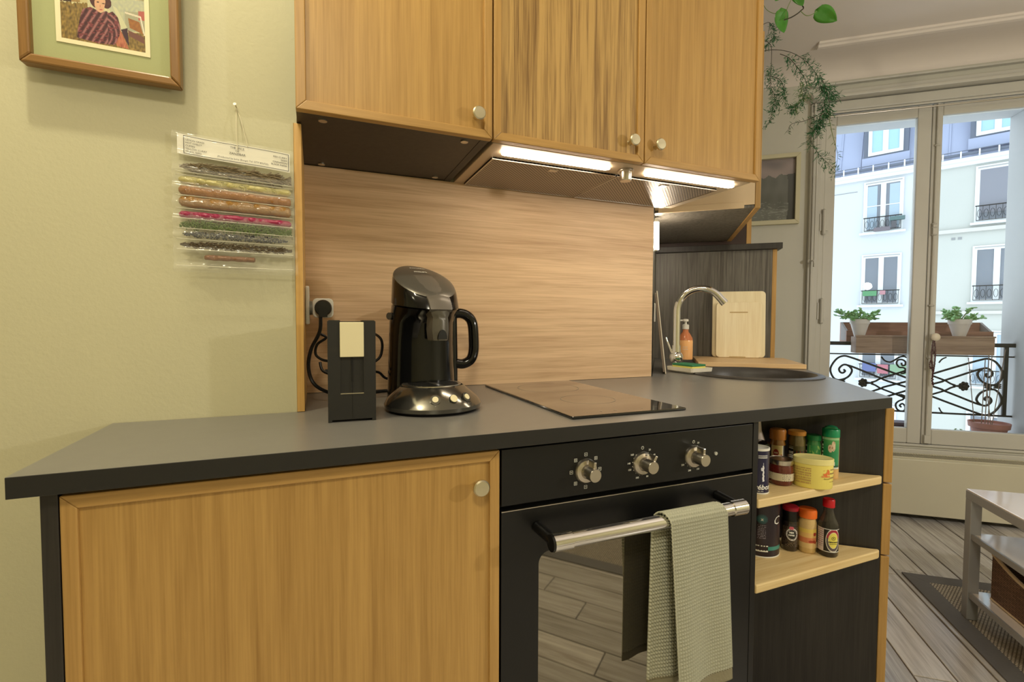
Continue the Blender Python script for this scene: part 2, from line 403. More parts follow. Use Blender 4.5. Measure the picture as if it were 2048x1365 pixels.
# door = frame with rounded window opening
b = MB(); out = [(.599, .762), (0, .762), (0, .262), (.599, .262)]; inn = rrect(.073, .526, .312, .677, .022, 6)
fr_, bk = 0.0, .02
ov = [b.bm.verts.new((p[0], fr_, p[1])) for p in out]; iv = [b.bm.verts.new((p[0], fr_, p[1])) for p in inn]
ov2 = [b.bm.verts.new((p[0], bk, p[1])) for p in out]; iv2 = [b.bm.verts.new((p[0], .004, p[1])) for p in inn]
q = len(inn)//4
for c in range(4):
    for i in range(q-1): b._f([ov[c], iv[c*q+i], iv[c*q+i+1]])
    nc = (c+1) % 4; b._f([ov[c], iv[c*q+q-1], iv[(c*q+q) % len(iv)], ov[nc]]); b._f([ov[c], ov[nc], ov2[nc], ov2[c]])
for i in range(len(iv)): b._f([iv[i], iv[(i+1) % len(iv)], iv2[(i+1) % len(iv)], iv2[i]])
b._f(ov2)
dr = obj('door', b, GLB2, t)
OVG = mat('oven_glass', (150, 144, 130), .03, .9, var=.02)
obj('door_glass', MB().xz(inn, .003, .008), OVG, dr)
obj('door_edge', bx(0, .599, -.001, .003, .761, .7625), STL, dr)
hz, hy = .720, -.058
b = MB(); hx0, hx1 = .071, .510
b.cyl((hx0+.035, hy, hz), (hx1-.035, hy, hz), .0135, 28)
hb = obj('handle', b, CHR, dr, smooth=True, label='polished steel bar handle')
for xa in (hx0, hx1-.035): obj('end_cap', MB().cyl((xa, hy, hz), (xa+.035, hy, hz), .0155, 28), CHR, hb, smooth=True)
for xa, xb in ((hx0+.006, hx0-.002), (hx1-.01, hx1-.014)): obj('handle_bracket', MB().cyl((xa, hy+.004, hz), (xb, -.0005, hz+.006), .010, 14), GLB2, hb, smooth=True)
obj('end_disc', MB().cyl((hx0-.004, hy, hz), (hx0, hy, hz), .0145, 24), GLB2, hb, smooth=True)
MARK = mat('white_print', (225, 225, 215), .5, var=.01)
def marks(cx, cz, kind, par):
    b = MB(); R = .031; y = -.0006
    def dot(x, z, r=.0009): b.poly([(x+r*cos(k*pi/3), y, z+r*sin(k*pi/3)) for k in range(6)])
    def ringm(x, z, r, wd=.0007, n=12, sq=False):
        for k in range(n):
            a0, a1 = 2*pi*k/n, 2*pi*(k+1)/n
            b.quad((x+r*cos(a0), y, z+r*sin(a0)), (x+r*cos(a1), y, z+r*sin(a1)), (x+(r-wd)*cos(a1), y, z+(r-wd)*sin(a1)), (x+(r-wd)*cos(a0), y, z+(r-wd)*sin(a0)))
    def sqm(x, z, r=.0033, wd=.0007):
        for (a, b_, c, d) in ((-r, r, r-wd, r), (-r, r, -r, -r+wd), (-r, -r+wd, -r, r), (r-wd, r, -r, r)):
            b.quad((x+a, y, z+c), (x+b_, y, z+c), (x+b_, y, z+d), (x+a, y, z+d))
    if kind == 0:
        for i, a in enumerate((90, 45, 0, -45, -90, -135, 180, 135)):
            x, z = cx+R*cos(radians(a)), cz+R*sin(radians(a)); sqm(x, z)
            if i % 2: ringm(x, z, .0016)
            else: b.quad((x-.0016, y, z-.0004), (x+.0016, y, z-.0004), (x+.0016, y, z+.0006), (x-.0016, y, z+.0006))
    else:
        ringm(cx, cz+R, .0033); b.quad((cx-.0003, y, cz+R), (cx+.0005, y, cz+R), (cx+.0005, y, cz+R+.002), (cx-.0003, y, cz+R+.002))
        for a in ((55, 30, -60, -75, -90, -105, -130, -150, -170, 170, 150, 130) if kind == 1 else (65, -30, -60, -75, -90, -110, -130, -150)): dot(cx+.024*cos(radians(a)), cz+.024*sin(radians(a)))
    obj('symbol_marks', b, MARK, par, kind='stuff')
    lab = ((('20', 58), ('40', 28), ('80', -68), ('100', -112), ('120', -160), ('140', 175), ('160', 140)) if kind == 1 else (('50', 68), ('150', -68), ('200', -108), ('230', -150))) if kind else ()
    for s_, a in lab:
        text(s_, .0052, lambda x, z, a=a: (cx+.0325*cos(radians(a))+x, -.0008, cz+.0300*sin(radians(a))+z), MARK, par, 'numeral', bold=.0001)
cp = [o for o in t.children if o.name.startswith('control_panel')][0]
for i, (kx, ang) in enumerate(((.170, 85), (.3, 62), (.430, 88))):
    kz = .8165; kb = MB()
    rings = [[(kx+q*cos(2*pi*j/32), -y_, kz+q*sin(2*pi*j/32)) for j in range(32)] for q, y_ in ((.0235, .0), (.0235, .003), (.021, .0065), (.014, .008), (.0125, .012), (.0125, .034), (.0118, .0355), (.001, .0355))]
    kb.loft(rings); ko = obj('control_knob', kb, STL, t, smooth=True)
    a = radians(ang); mm = Matrix.Translation((kx, 0, kz)) @ Matrix.Rotation(-(a-pi/2), 4, 'Y')
    obj('pointer', MB().box(-.0028, .0028, -.031, -.012, .011, .0235, mm), STL, ko, bev=.0008)
    marks(kx, kz, i, cp)
b = MB(); b.cyl((.4905, 0, .817), (.4905, -.003, .817), .0038, 16); obj('indicator_lamp', b, mat('clear_lens', (200, 200, 190), .1, .3), t, smooth=True)

# worktop of both runs: one continuous slab
A = Vector((1.360, .753, 0)); r_end = W(.575, 2.66, 0)
c0, c1, c2 = (-.345, .753), (1.356, .753), (r_end.x, r_end.y)
wb = W(-.024, 2.66, 0); inner = W(-.024, 0, 0)
# corner where the sink wall meets the back wall
tt = (1.36-inner.y)/NV.y; ic = inner+NV*tt
z0, z1 = .881, .908
wt = thing('worktop', 'dark grey laminate worktop running from the left wall to the sink corner', 'worktop', (-.345, .753, z0))
def loc2(p, o=(-.345, .753)): return (p[0]-o[0], p[1]-o[1])
outl = [c0, c1, c2, (wb.x, wb.y), (ic.x, 1.3595), (-.0345, 1.3595), (-.0345, 1.0835), (-.345, 1.0835)]
hc = W(.33, 1.945, 0); hr = .205; nseg = 48
b = MB(); top = [b.bm.verts.new((*loc2(p), z1-z0)) for p in outl]; bot = [b.bm.verts.new((*loc2(p), 0)) for p in outl]
circ = [(hc.x+hr*cos(2*pi*i/nseg), hc.y+hr*sin(2*pi*i/nseg)) for i in range(nseg)]
ct = [b.bm.verts.new((*loc2(p), z1-z0)) for p in circ]; cb = [b.bm.verts.new((*loc2(p), 0)) for p in circ]
def edges(vs): return [b.bm.edges.new((vs[i], vs[(i+1) % len(vs)])) for i in range(len(vs))]
bmesh.ops.triangle_fill(b.bm, use_beauty=True, use_dissolve=False, edges=edges(top)+edges(ct))
bmesh.ops.triangle_fill(b.bm, use_beauty=True, use_dissolve=False, edges=edges(bot)+edges(cb))
for vs, ws in ((top, bot), (ct, cb)):
    for i in range(len(vs)): b._f([vs[i], vs[(i+1) % len(vs)], ws[(i+1) % len(vs)], ws[i]])
slab = obj('slab', b, CNT, wt)
b = MB(); b.box(0, 1.701, -.0009, 0, .0003, z1-z0-.0004)
obj('edge_band', b, CNTE, wt, bev=.0003)
# hob
t = thing('induction_hob', 'narrow black glass induction hob set in the worktop', 'hob', (.457, .803, .908))
obj('glass_plate', bx(0, .279, 0, .517, .0005, .006), mat('hob_glass', (9, 9, 9), .05, var=.02, coat=1), t, bev=.002)
b = MB(); n = 56
def ringh(cx, cy, r, wd=.0012):
    for k in range(n):
        a0, a1 = 2*pi*k/n, 2*pi*(k+1)/n; z = .0064
        b.quad(*[(cx+q*cos(a), cy+q*sin(a), z) for q, a in ((r, a0), (r, a1), (r-wd, a1), (r-wd, a0))])
for q_ in ((.14, .385, .085), (.14, .175, .065)):
    b = MB(); ringh(*q_); obj('zone_ring', b, mat('grey_print', (150, 140, 120), .5, var=.01), t)
for i, s_ in enumerate(('-', '+', '0', '-', '+', '| |')):
    text(s_, .012, lambda x, y, i=i: (.05+.034*i+x, .03+y, .0066), MATS['grey_print'], t, 'numeral')

# recess: oak board at the left, back board
t = thing('recess_side_board', 'narrow oak board upright against the left side of the recess', 'board', (-.036, 1.080, .908))
obj('board', bx(0, .0145, 0, .279, .0005, .59), wood('oak_board', (214, 172, 100), (184, 138, 70), 'Z', .45, .5), t, bev=.001)
t = thing('splashback', 'pale oak splashback panel with horizontal grain behind the hob', 'splashback', (-.0215, 1.3585, .908))
obj('panel', bx(0, 1.104, -.004, .0, .001, .59), OAKH, t)
# end shelf unit in the wedge between oven and sink cabinet
def py_(p): return (p.x, p.y)
pk0 = Vector((1.372, .777, 0)); DN = (W(-1, 0, 0)).normalized()      # black side of the sink cabinet runs back-left
d0 = pk0.dot(NV)
def onpk(x): # point with given x on that plane
    k = (pk0.x-x)/EV.x; return (x, pk0.y-k*EV.y)
t = thing('corner_shelf_unit', 'black wedge-shaped open corner unit with two pine shelves beside the oven', 'shelf unit', (.9, YF, 0))
obj('side_panel', bx(.0, .0155, 0, .45, .0, .8795), BLK, t, bev=.001)
for z in (.678, .4815):
    pts = [(.9165, .7705), (1.352, .7705), (1.362, .7735), (1.366, .780), (onpk(1.355)[0], onpk(1.355)[1]-.004), (.9165, onpk(.9165)[1]-.004)]
    obj('shelf', MB().prism([(p[0]-.9, p[1]-YF) for p in pts], z, z+.0205), BAMB, t, bev=.003)
# sink cabinet: black side towards us, oak drawer fronts seen edge-on
t = thing('sink_cabinet', 'black sink cabinet with oak drawer fronts seen edge on under the worktop end', 'cabinet', (pk0.x, pk0.y, 0), RZ)
obj('side_panel', bx(-.592, 0, 0, .018, .0, .8795), BLKW, t, bev=.001)
obj('body', bx(-.52, -.004, .019, 1.15, .08, .75), BLK, t)
for z0_, z1_ in ((.075, .483), (.487, .676), (.680, .876)):
    obj('drawer_front', bx(.001, .021, .0, .60, z0_, z1_), OAKTZ, t, bev=.002)
    obj('drawer_front', bx(.001, .021, .604, 1.15, z0_, z1_), OAKTZ, t, bev=.002)

# ================================================================== wall cabinets
YD = 1.0; ZB = 1.499
for i, (x0, x1, kx, kz, m, lbl) in enumerate(((-.029, .363, .328, 1.5405, OAK, 'left oak wall cabinet above the coffee corner'),
        (.3665, .7665, .728, 1.543, OAK2, 'middle oak wall cabinet with the most striped grain above the extractor'),
        (.7695, 1.166, .806, 1.543, OAK, 'right oak wall cabinet beside the hanging fern'))):
    t = thing('wall_cabinet', lbl, 'cabinet', (x0, YD, ZB-.003), group=None)
    zt = 2.10-ZB
    obj('body', bx(.0, x1-x0, .020, .356, .0035 if i == 0 else .034, zt), BLKW if i == 0 else BLK, t)
    if i == 0:
        for (x, y) in ((.048, .048), (.342, .045), (.342, .329), (.049, .334)):
            obj('screw_cap', MB().cyl((x, y, .0035), (x, y, .001), .0085, 16), STL, t, smooth=True)
        obj('side_strip', bx(x1-x0-.019, x1-x0-.0005, .021, .356, .0025, .0034), BLK, t)
    door_set(t, 0, x1-x0, 0, zt, 0, kx-x0, kz-ZB+.003, m, OAKT, OAKTZ)
# extractor hood
t = thing('extractor_hood', 'built-in steel extractor hood with two lit light strips under the oak wall cabinets', 'hood', (.374, 1.024, ZB-.004))
b = MB(); b.box(0, .784, 0, .333, .002, .036)
obj('housing', b, mat('hood_steel', (196, 178, 150), .42, .3, bump=.03, bscale=200), t, bev=.0015)
MESH = bpy.data.materials.new('filter_mesh'); MESH.use_nodes = True; N = MESH.node_tree.nodes; L = MESH.node_tree.links; B = N['Principled BSDF']
tc = N.new('ShaderNodeTexCoord'); vo = N.new('ShaderNodeTexVoronoi'); vo.inputs['Scale'].default_value = 135; vo.inputs['Randomness'].default_value = 0.0
mp = N.new('ShaderNodeMapping'); mp.inputs['Rotation'].default_value = (0, 0, radians(45)); L.new(tc.outputs['Object'], mp.inputs[0]); L.new(mp.outputs[0], vo.inputs['Vector'])
rp = N.new('ShaderNodeValToRGB'); rp.color_ramp.elements[0].position = .25; rp.color_ramp.elements[1].position = .55; rp.color_ramp.elements[0].color = (*lin((244, 226, 200)), 1); rp.color_ramp.elements[1].color = (*lin((110, 100, 90)), 1)
L.new(vo.outputs['Distance'], rp.inputs[0]); L.new(rp.outputs[0], B.inputs['Base Color']); B.inputs['Metallic'].default_value = .25; B.inputs['Roughness'].default_value = .45
bp = N.new('ShaderNodeBump'); bp.inputs['Distance'].default_value = .001; bp.inputs['Strength'].default_value = .8; L.new(vo.outputs['Distance'], bp.inputs['Height']); L.new(bp.outputs[0], B.inputs['Normal'])
for (a, c) in ((.028, .3835), (.3875, .742)):
    f = obj('grease_filter', bx(a, c, .084, .322, -.0025, .004), MESH, t, bev=.001)
    b = MB()
    for q in ((a, c, .084, .087), (a, c, .319, .322), (a, a+.003, .087, .319), (c-.003, c, .087, .319)): b.box(*q, -.0034, .002)
    obj('filter_rim', b, STL, f)
    mcx = (a+c)/2
    obj('latch', bx(mcx-.012, mcx+.012, .10, .117, -.004, -.0015), STL, f, bev=.001)
LITE = mat('hood_light', (255, 240, 210), .4, emit=(255, 237, 212), es=30)
for (a, c) in ((.035, .333), (.445, .757)):
    o = obj('light_strip', MB().prism(rrect(a, c, .028, .050, .0108, 5), -.004, .003), LITE, t)
b = MB(); prof = [(.021, 0.001), (.021, -.002), (.0155, -.003), (.0155, -.023), (.014, -.026), (.001, -.026)]
b.lathe(prof, 24, (.388, .046, 0)); obj('switch_knob', b, STL, t, smooth=True)
# sink wall cabinet (turned grid)
SC0 = W(-.024, 1.864, ZB)
t = thing('sink_wall_cabinet', 'oak fronted wall cabinet over the sink seen from its narrow end', 'cabinet', SC0, RZ)
obj('body', bx(0, .334, .004, .72, .002, .60), BLKP, t)
PALE = mat('pale_panel', (222, 196, 158), .42, bump=.04, bscale=120)
obj('end_panel', bx(.0, .334, 0, .0035, .012, .60), PALE, t)
obj('light_rail', bx(.012, .30, -.006, -.0005, -.0, .021), PALE, t, bev=.001)
obj('door', bx(.3345, .3525, -.001, .72, -.002, .60), OAKTZ, t, bev=.0015)
# vertical LED tube on the sink wall
t = thing('led_tube', 'lit vertical light tube in the sink corner below the cabinet', 'lamp', W(-.0255, 1.93, 1.372), RZ)
LED = mat('led_light', (255, 244, 224), .4, emit=(255, 236, 210), es=170)
obj('tube', MB().cyl((.009, 0, .004), (.009, 0, .108), .008, 14), LED, t, smooth=True)
for q_ in ((0, .004), (.108, .122)): obj('end_cap', bx(0, .014, -.008, .008, *q_), WHT, t, bev=.001)

# divider cabinet behind the sink
t = thing('divider_cabinet', 'dark wood divider cabinet with thick black top behind the sink', 'cabinet', W(-.024, 2.60, 0), RZ)
obj('front_panel', bx(0, .540, 0, .018, .910, 1.452), BLKP, t)
obj('side_panel', bx(.5405, .560, 0, .04, .910, 1.452), OAKTZ, t, bev=.001, label='oak side panel')
obj('top', bx(0.001, .577, -.03, .24, 1.4525, 1.481), BLKW, t, bev=.0015)
t = thing('upper_niche_panel', 'dark upright panel with oak edge standing on the black divider top', 'panel', W(.36, 2.61, 1.4815), RZ)
obj('panel', bx(-.38, .040, .0, .016, 0, .60), mat('brown_board', (52, 34, 26), .5, var=.1), t)
obj('oak_edge', bx(.0405, .062, -.001, .20, 0, .60), OAKTZ, t, bev=.001)
# sink ledge board
t = thing('ledge_board', 'light oak board lying on the worktop in front of the divider', 'board', W(.16, 2.205, .909), RZ)
obj('board', bx(0, .412, 0, .385, 0.0, .019), wood('oak_ledge', (236, 204, 156), (210, 170, 118), 'X', .45, .5), t, bev=.002)
# ================================================================== LEFT WALL: picture and spice bag
t = thing('framed_photograph', 'brown wooden frame with green mount around an old photograph of a woman', 'picture', (-.4445, 1.084, 1.5225))
FRM = wood('walnut_frame', (146, 108, 58), (104, 72, 34), 'X', .35, .5); FRZ = wood('walnut_frame_up', (146, 108, 58), (104, 72, 34), 'Z', .35, .5)
FWD, FHT, fw_ = .2235, .300, .0155
tilt = Matrix.Translation((0, -.019, 0)) @ Matrix.Rotation(radians(2.2), 4, 'X') @ Matrix.Rotation(radians(.3), 4, 'Y')
def tw(m, *obs):
    for o in obs: o.matrix_local = m
for nm, pp, mm_ in (('frame_bar', [(0, 0), (FWD, 0), (FWD-fw_, fw_), (fw_, fw_)], FRM), ('frame_bar', [(0, FHT), (fw_, FHT-fw_), (FWD-fw_, FHT-fw_), (FWD, FHT)], FRM),
                    ('frame_bar', [(0, 0), (fw_, fw_), (fw_, FHT-fw_), (0, FHT)], FRZ), ('frame_bar', [(FWD, 0), (FWD, FHT), (FWD-fw_, FHT-fw_), (FWD-fw_, fw_)], FRZ)):
    tw(tilt, obj(nm, MB().xz(pp, -.016, .008), mm_, t, bev=.003))
tw(tilt, obj('mount', bx(fw_, FWD-fw_, -.004, .004, fw_, FHT-fw_), mat('green_mount', (168, 172, 124), .8, bump=.05, bscale=300), t))
px0, px1, pz0, pz1 = .046, .177, .046, .150
tw(tilt, obj('bevel_window', MB().frame(px0, px1, pz0, pz1, .007, -.0052, -.0038), mat('bevel_cream', (232, 224, 184), .7, var=.02), t))
SH = [(620, 290), (760, 250), (860, 290), (950, 340), (1060, 300), (1110, 330), (1190, 300), (1290, 400), (1335, 560), (1310, 700), (1210, 870), (900, 860), (480, 780), (500, 640), (545, 450), (590, 330)]
def photo(u, v):
    X = 190+1640*u; Y = 780+180*u-900*v*1.02+20; n = noise.noise(Vector((X*.02, Y*.02, 3))); n2 = noise.noise(Vector((X*.06, Y*.012, 9)))
    c = (196+18*n, 190+18*n, 150)
    gy = 200+60*n if X < 700 else 640
    if Y > gy: c = (128+46*n+30*n2, 104+38*n+26*n2, 52+24*n)
    if X < 700 and Y < 190:
        c = (190, 176, 128)
        if 250 < X < 400 and Y > 30: c = (54, 34, 24)
        if 400 < X < 560: c = (150+30*n2, 120+20*n2, 70)
        if X < 235: c = (96, 60, 44)
    if X > 1130 and Y < 600: c = (178+14*n, 180+14*n, 152) if Y > 80 else (206, 196, 160)
    if X > 1430 and 280 < Y < 620: c = (160, 158, 130)
    if X > 1700 and 260 < Y < 420: c = (176, 92, 80)
    if inpoly(X, Y, [(1490, 390), (1720, 450), (1790, 660), (1520, 560)]): c = (150+16*n, 96+12*n, 44)
    if abs(Y-(300+(X-1430)*.2)) < 16 and 1430 < X < 1740: c = (214, 204, 180)
    if abs(X-(1740+(Y-350)*.24)) < 14 and 350 < Y < 680: c = (222, 214, 196)
    if inpoly(X, Y, [(1480, 600), (1790, 700), (1820, 830), (1500, 700)]): c = (112, 70, 58)
    if inpoly(X, Y, [(1340, 600), (1470, 570), (1500, 900), (1440, 800)]): c = (58, 30, 44)
    if inpoly(X, Y, [(1190, 200), (1270, 240), (1470, 560), (1340, 590), (1290, 420)]): c = (200, 198, 160)
    if inpoly(X, Y, [(1330, 600), (1490, 930), (1240, 880), (1230, 820)]): c = (176+40*n2, 104+40*n2, 76+30*n2)
    if inpoly(X, Y, SH):
        q = sin((X*.75+Y*.55)*.062 if X < 1080 else sqrt((X-960)**2+(Y-700)**2)*.07)
        c = (88+26*q+14*n, 48+26*q+12*n, 52+22*q+10*n) if q < .55 else (150, 96, 96)
        if noise.noise(Vector((X*.01, Y*.03, 5))) > .25: c = (116, 52, 58)
    if ((X-930)/190)**2+((Y-90)/190)**2 < 1 or ((X-1080)/90)**2+((Y-170)/90)**2 < 1: c = (74+14*n, 36+10*n, 34)
    if ((X-950)/112)**2+((Y-190)/142)**2 < 1 and X+Y*.25 < 1090:
        c = (214-20*abs(n), 162, 128)
        if Y > 205 and abs(X-945) < 8 and Y < 245: c = (184, 128, 100)
        for ex, ey in ((905, 160), (1010, 180)):
            if ((X-ex)/26)**2+((Y-ey)/10)**2 < 1: c = (70, 44, 40)
        if ((X-960)/34)**2+((Y-284)/9)**2 < 1: c = (170, 84, 78)
    return c
ph = paint('photo_print', photo, 230, 170, lambda u, v: (px0+.007+u*(px1-px0-.014), -.0042, pz0+.007+v*(pz1-pz0-.014)), t, printed('photo_paper', .5))
tw(tilt, ph)

# nail, string and bag of spices
t = thing('spice_bag', 'clear plastic hanging sleeve of nine stitched spice rows with printed white header', 'spice bag', (-.235, 1.084, 1.187))
SW = .196
def sk(x, z): return (x, z - x*.06*(z/.26))     # rows dip slightly to the right
PLASTIC = mat('clear_plastic', (240, 240, 232), .10, alpha=.09, var=.01)
def sheet(u, v):
    x = -.004+u*(SW+.008); z = v*.262
    y = -.011-.0035*sin(v*55)-.002*noise.noise(Vector((x*60, z*60, 0)))-.010*(1-v)
    return (x+.006*(1-v)*(.2+u)-.002, y-.006, sk(x, z)[1])
vs = []; nu, nv = 40, 80
for j in range(nv+1):
    for i in range(nu+1): vs.append(sheet(i/nu, j/nv))
me = bpy.data.meshes.new('plastic_sleeve'); me.from_pydata(vs, [], [(j*(nu+1)+i, j*(nu+1)+i+1, (j+1)*(nu+1)+i+1, (j+1)*(nu+1)+i) for j in range(nv) for i in range(nu)])
me.materials.append(PLASTIC); [setattr(p, 'use_smooth', True) for p in me.polygons]
so = bpy.data.objects.new('plastic_sleeve', me); COL.objects.link(so); so.parent = t
def bagy(z): return -.011-.010*(1-z/.262)
# header card
HZ = .221
hp = lambda x, z: (x, bagy(HZ)-.0015+.003*sin(x*30), HZ+z-x*.075)
b = MB(); b.loft([[(x, hp(x, 0)[1]+.0008, hp(x, 0)[2]), (x, hp(x, 0)[1]+.0008, hp(x, .037)[2])] for x in [.002+.19*i/12 for i in range(13)]], cap=False, close=False)
card = obj('header_card', b, mat('card_paper', (236, 232, 214), .6, bump=.1), t, smooth=True)
INK = mat('dark_ink', (42, 40, 38), .6, var=.01)
b = MB()
for (x0, x1, z0_, z1_) in ((.012, .190, .034, .035), (.012, .190, .002, .003), (.012, .013, .002, .035), (.189, .190, .002, .035)):
    for k in range(12):
        xa, xb = x0+(x1-x0)*k/12, x0+(x1-x0)*(k+1)/12
        b.quad(*[(x, hp(x, z)[1]-.0004, hp(x, z)[2]) for x, z in ((xa, z0_), (xb, z0_), (xb, z1_), (xa, z1_))])
obj('printed_border', b, INK, card)
for s_, x, z, sz, al in (('LEMON GRASS', .015, .0275, .0046, 'LEFT'), ('HOT CHILLY', .015, .0222, .0046, 'LEFT'), ('CUMIN', .015, .0169, .0046, 'LEFT'), ('YELLOW CURRY', .015, .0116, .0046, 'LEFT'), ('FENOL SEED', .015, .0065, .0046, 'LEFT'),
        ('THE SPICE', .100, .0290, .0054, 'CENTER'), ('OF', .100, .0235, .005, 'CENTER'), ('ZANZIBAR', .100, .0178, .0058, 'CENTER'), ('(Producted by Juma (Bonge) Tel: 0777 876755)', .110, .0080, .0046, 'CENTER'),
        ('RED CURRY', .187, .0262, .0046, 'RIGHT'), ('SISEM', .187, .0210, .0046, 'RIGHT'), ('CINNAMON', .187, .0160, .0046, 'RIGHT'), ('BLACK PAPER', .187, .0110, .0046, 'RIGHT')):
    text(s_, sz, lambda a, c, x=x, z=z: (x+a, hp(x+a, z)[1]-.0005, hp(x+a, z)[2]+c), INK, card, align=al)
def roll(name, z, h, rgb, x0=.003, x1=.193, dep=.0085, rough=.5, wr=1.0):
    m = mat('spice_'+name, rgb, rough, bump=.5, bscale=260, var=.16, vscale=60, coat=.35); rings = []
    for i in range(49):
        u = i/48; x = x0+(x1-x0)*u; e_ = min(1, sin(pi*min(max(u, .004), .996))*14)**.5
        hh = h*.5*e_*(1+.16*wr*noise.noise(Vector((x*60, z*30, 1)))); dd = dep*e_*(1+.75*wr*noise.noise(Vector((x*110, z*90, 4)))); zc = sk(x, z)[1]; y = bagy(z)+.0035
        rings.append([(x, y-dd*max(0, sin(a))-.0002*(a > pi), zc+hh*cos(a)+.0006*wr*noise.noise(Vector((x*160, a*3, z*9)))) for a in [2*pi*k/16 for k in range(16)]])
    return obj('spice_row', MB().loft(rings), m, t, smooth=True)
roll('cream', .1735, .014, (196, 186, 124)); roll('ochre', .1545, .0195, (158, 108, 54)); roll('mustard', .1335, .0205, (146, 104, 34)); roll('magenta', .1085, .0135, (152, 32, 74))
def bits(z, h, rgb, n, L_, r, x0=.004, x1=.192, spread=.5, name='spice_row', ball=False):
    b = MB(); rnd = random.Random(int(z*1e4))
    for k in range(n):
        x = rnd.uniform(x0, x1); u = (x-x0)/(x1-x0); e_ = min(1, 5*u+.25, 5*(1-u)+.2); zc = sk(x, z)[1]+rnd.uniform(-.5, .5)*h*e_; y = bagy(z)+.001-rnd.uniform(0, .006)*e_
        if ball: bmesh.ops.create_icosphere(b.bm, subdivisions=1, radius=r*rnd.uniform(.8, 1.2), matrix=Matrix.Translation((x, y, zc)))
        else:
            a = rnd.gauss(-.06, spread); dx, dz = cos(a)*L_*rnd.uniform(.5, 1.1), sin(a)*L_
            p = Vector((x, y, zc)); q = p+Vector((dx, rnd.uniform(-.001, .001), dz)); q.x = min(q.x, x1+.002); n_ = Vector((-dz, 0, dx)).normalized()*r
            m_ = (p+q)/2+Vector((0, -r*1.2, 0)); vs_ = [b.bm.verts.new(v) for v in (p-n_, q-n_, q+n_, p+n_, m_)]
            for f in ((0, 1, 4), (1, 2, 4), (2, 3, 4), (3, 0, 4)): b._f([vs_[i] for i in f])
    o = obj(name, b, mat('spice_bits_%d' % int(z*1e4), rgb, .7, var=.35, vscale=90), t); o['kind'] = 'stuff'; return o
bits(.1985, .016, (112, 98, 70), 420, .017, .0011, spread=.25); bits(.1735, .009, (190, 184, 120), 160, .004, .0006)
bits(.090, .012, (98, 116, 64), 700, .0075, .0008, spread=.9); bits(.0715, .0105, (38, 38, 38), 420, .003, .0015, ball=True, x0=.009, x1=.186); bits(.0520, .012, (88, 74, 50), 700, .006, .0008, spread=.3)
roll('bark', .0300, .010, (140, 98, 66), x0=.042, x1=.128, dep=.006)
b = MB()
for z in (.187, .181, .1615, .1435, .119, .1005, .082, .062, .0425, .012):       # heat-sealed seams
    b.loft([[(x, bagy(z)-.0045-.001*sin(x*90), sk(x, z)[1]-.0009), (x, bagy(z)-.006, sk(x, z)[1]), (x, bagy(z)-.0045, sk(x, z)[1]+.0009)] for x in [SW*i/20 for i in range(21)]], cap=False, close=False)
o = obj('sealed_seam', b, mat('seam_plastic', (226, 222, 200), .2, alpha=.75, var=.02), t, smooth=True); o['kind'] = 'stuff'
b = MB(); b.tube([(.099, -.006, .323), (.108, -.012, .292), (.118, bagy(HZ)-.003, HZ+.026)], .0008, 6, smooth=4); b.tube([(.099, -.006, .323), (.099, -.014, .28), (.1005, bagy(HZ)-.003, HZ+.020)], .0008, 6, smooth=4)
obj('string', b, mat('string', (214, 206, 176), .8, var=.05), t)
b = MB(); b.cyl((.099, 0, .324), (.097, -.012, .3265), .0013, 8); b.cyl((.097, -.012, .3265), (.0968, -.0132, .3268), .003, 10)
obj('nail', b, STL, t)

# ================================================================== SOCKET, PLUG, CABLES
t = thing('wall_socket', 'white socket plate with square adapter and black plug on the recess side board', 'socket', (-.021, 1.285, 1.135))
obj('plate', bx(.0, .009, -.042, .042, -.046, .046), WHT, t, bev=.003)
b = MB(); b.cyl((.009, -.01, -.006), (.016, -.01, -.006), .017, 20); obj('socket_ring', b, mat('grey_plastic', (150, 146, 136), .4, var=.02), t, smooth=True)
b = MB(); b.xz(rrect(.016, .063, -.030, .017, .010, 3), -.040, .006)
obj('adapter', b, WHT, t, bev=.002)
b = MB(); b.lathe([(.0195, 0), (.0195, .012), (.017, .016), (.001, .0165)], 24); b.box(-.009, .009, -.022, .004, .010, .026)
pl = obj('plug', b, GLB2, t, smooth=True); pl.matrix_local = Matrix.Translation((.0395, -.0405, -.0065)) @ Matrix.Rotation(pi/2, 4, 'X')
def cab(pts, r=.0035, lbl=None, cat='cable', m=GLB2, name='power_cable'):
    P = [ony(x, y, Y) for x, y, Y in pts]; p0 = P[0]
    o = obj(name, MB().tube([p-p0 for p in P], r, 8, smooth=6), m, smooth=True, loc=p0)
    return tag(o, lbl, cat)
cab([(641, 628, 1.225), (641, 655, 1.22), (636, 672, 1.22), (622, 700, 1.22), (617, 735, 1.20), (628, 768, 1.18), (660, 786, 1.19), (700, 790, 1.20), (765, 783, 1.215), (808, 779, 1.222)], .0042, 'thick black cable dropping from the plug behind the capsule box')
cab([(640, 668, 1.235), (652, 676, 1.24), (634, 690, 1.24), (633, 712, 1.24), (660, 722, 1.24), (700, 700, 1.24), (735, 668, 1.23), (760, 676, 1.20), (764, 700, 1.20), (752, 722, 1.20), (700, 740, 1.21), (650, 742, 1.21)], .0033, 'thin black cable looping behind the capsule box')
cab([(640, 725, 1.21), (650, 745, 1.20), (700, 752, 1.19), (752, 744, 1.20), (770, 756, 1.21), (792, 762, 1.215)], .0033, 'black cable crossing between capsule box and coffee machine')

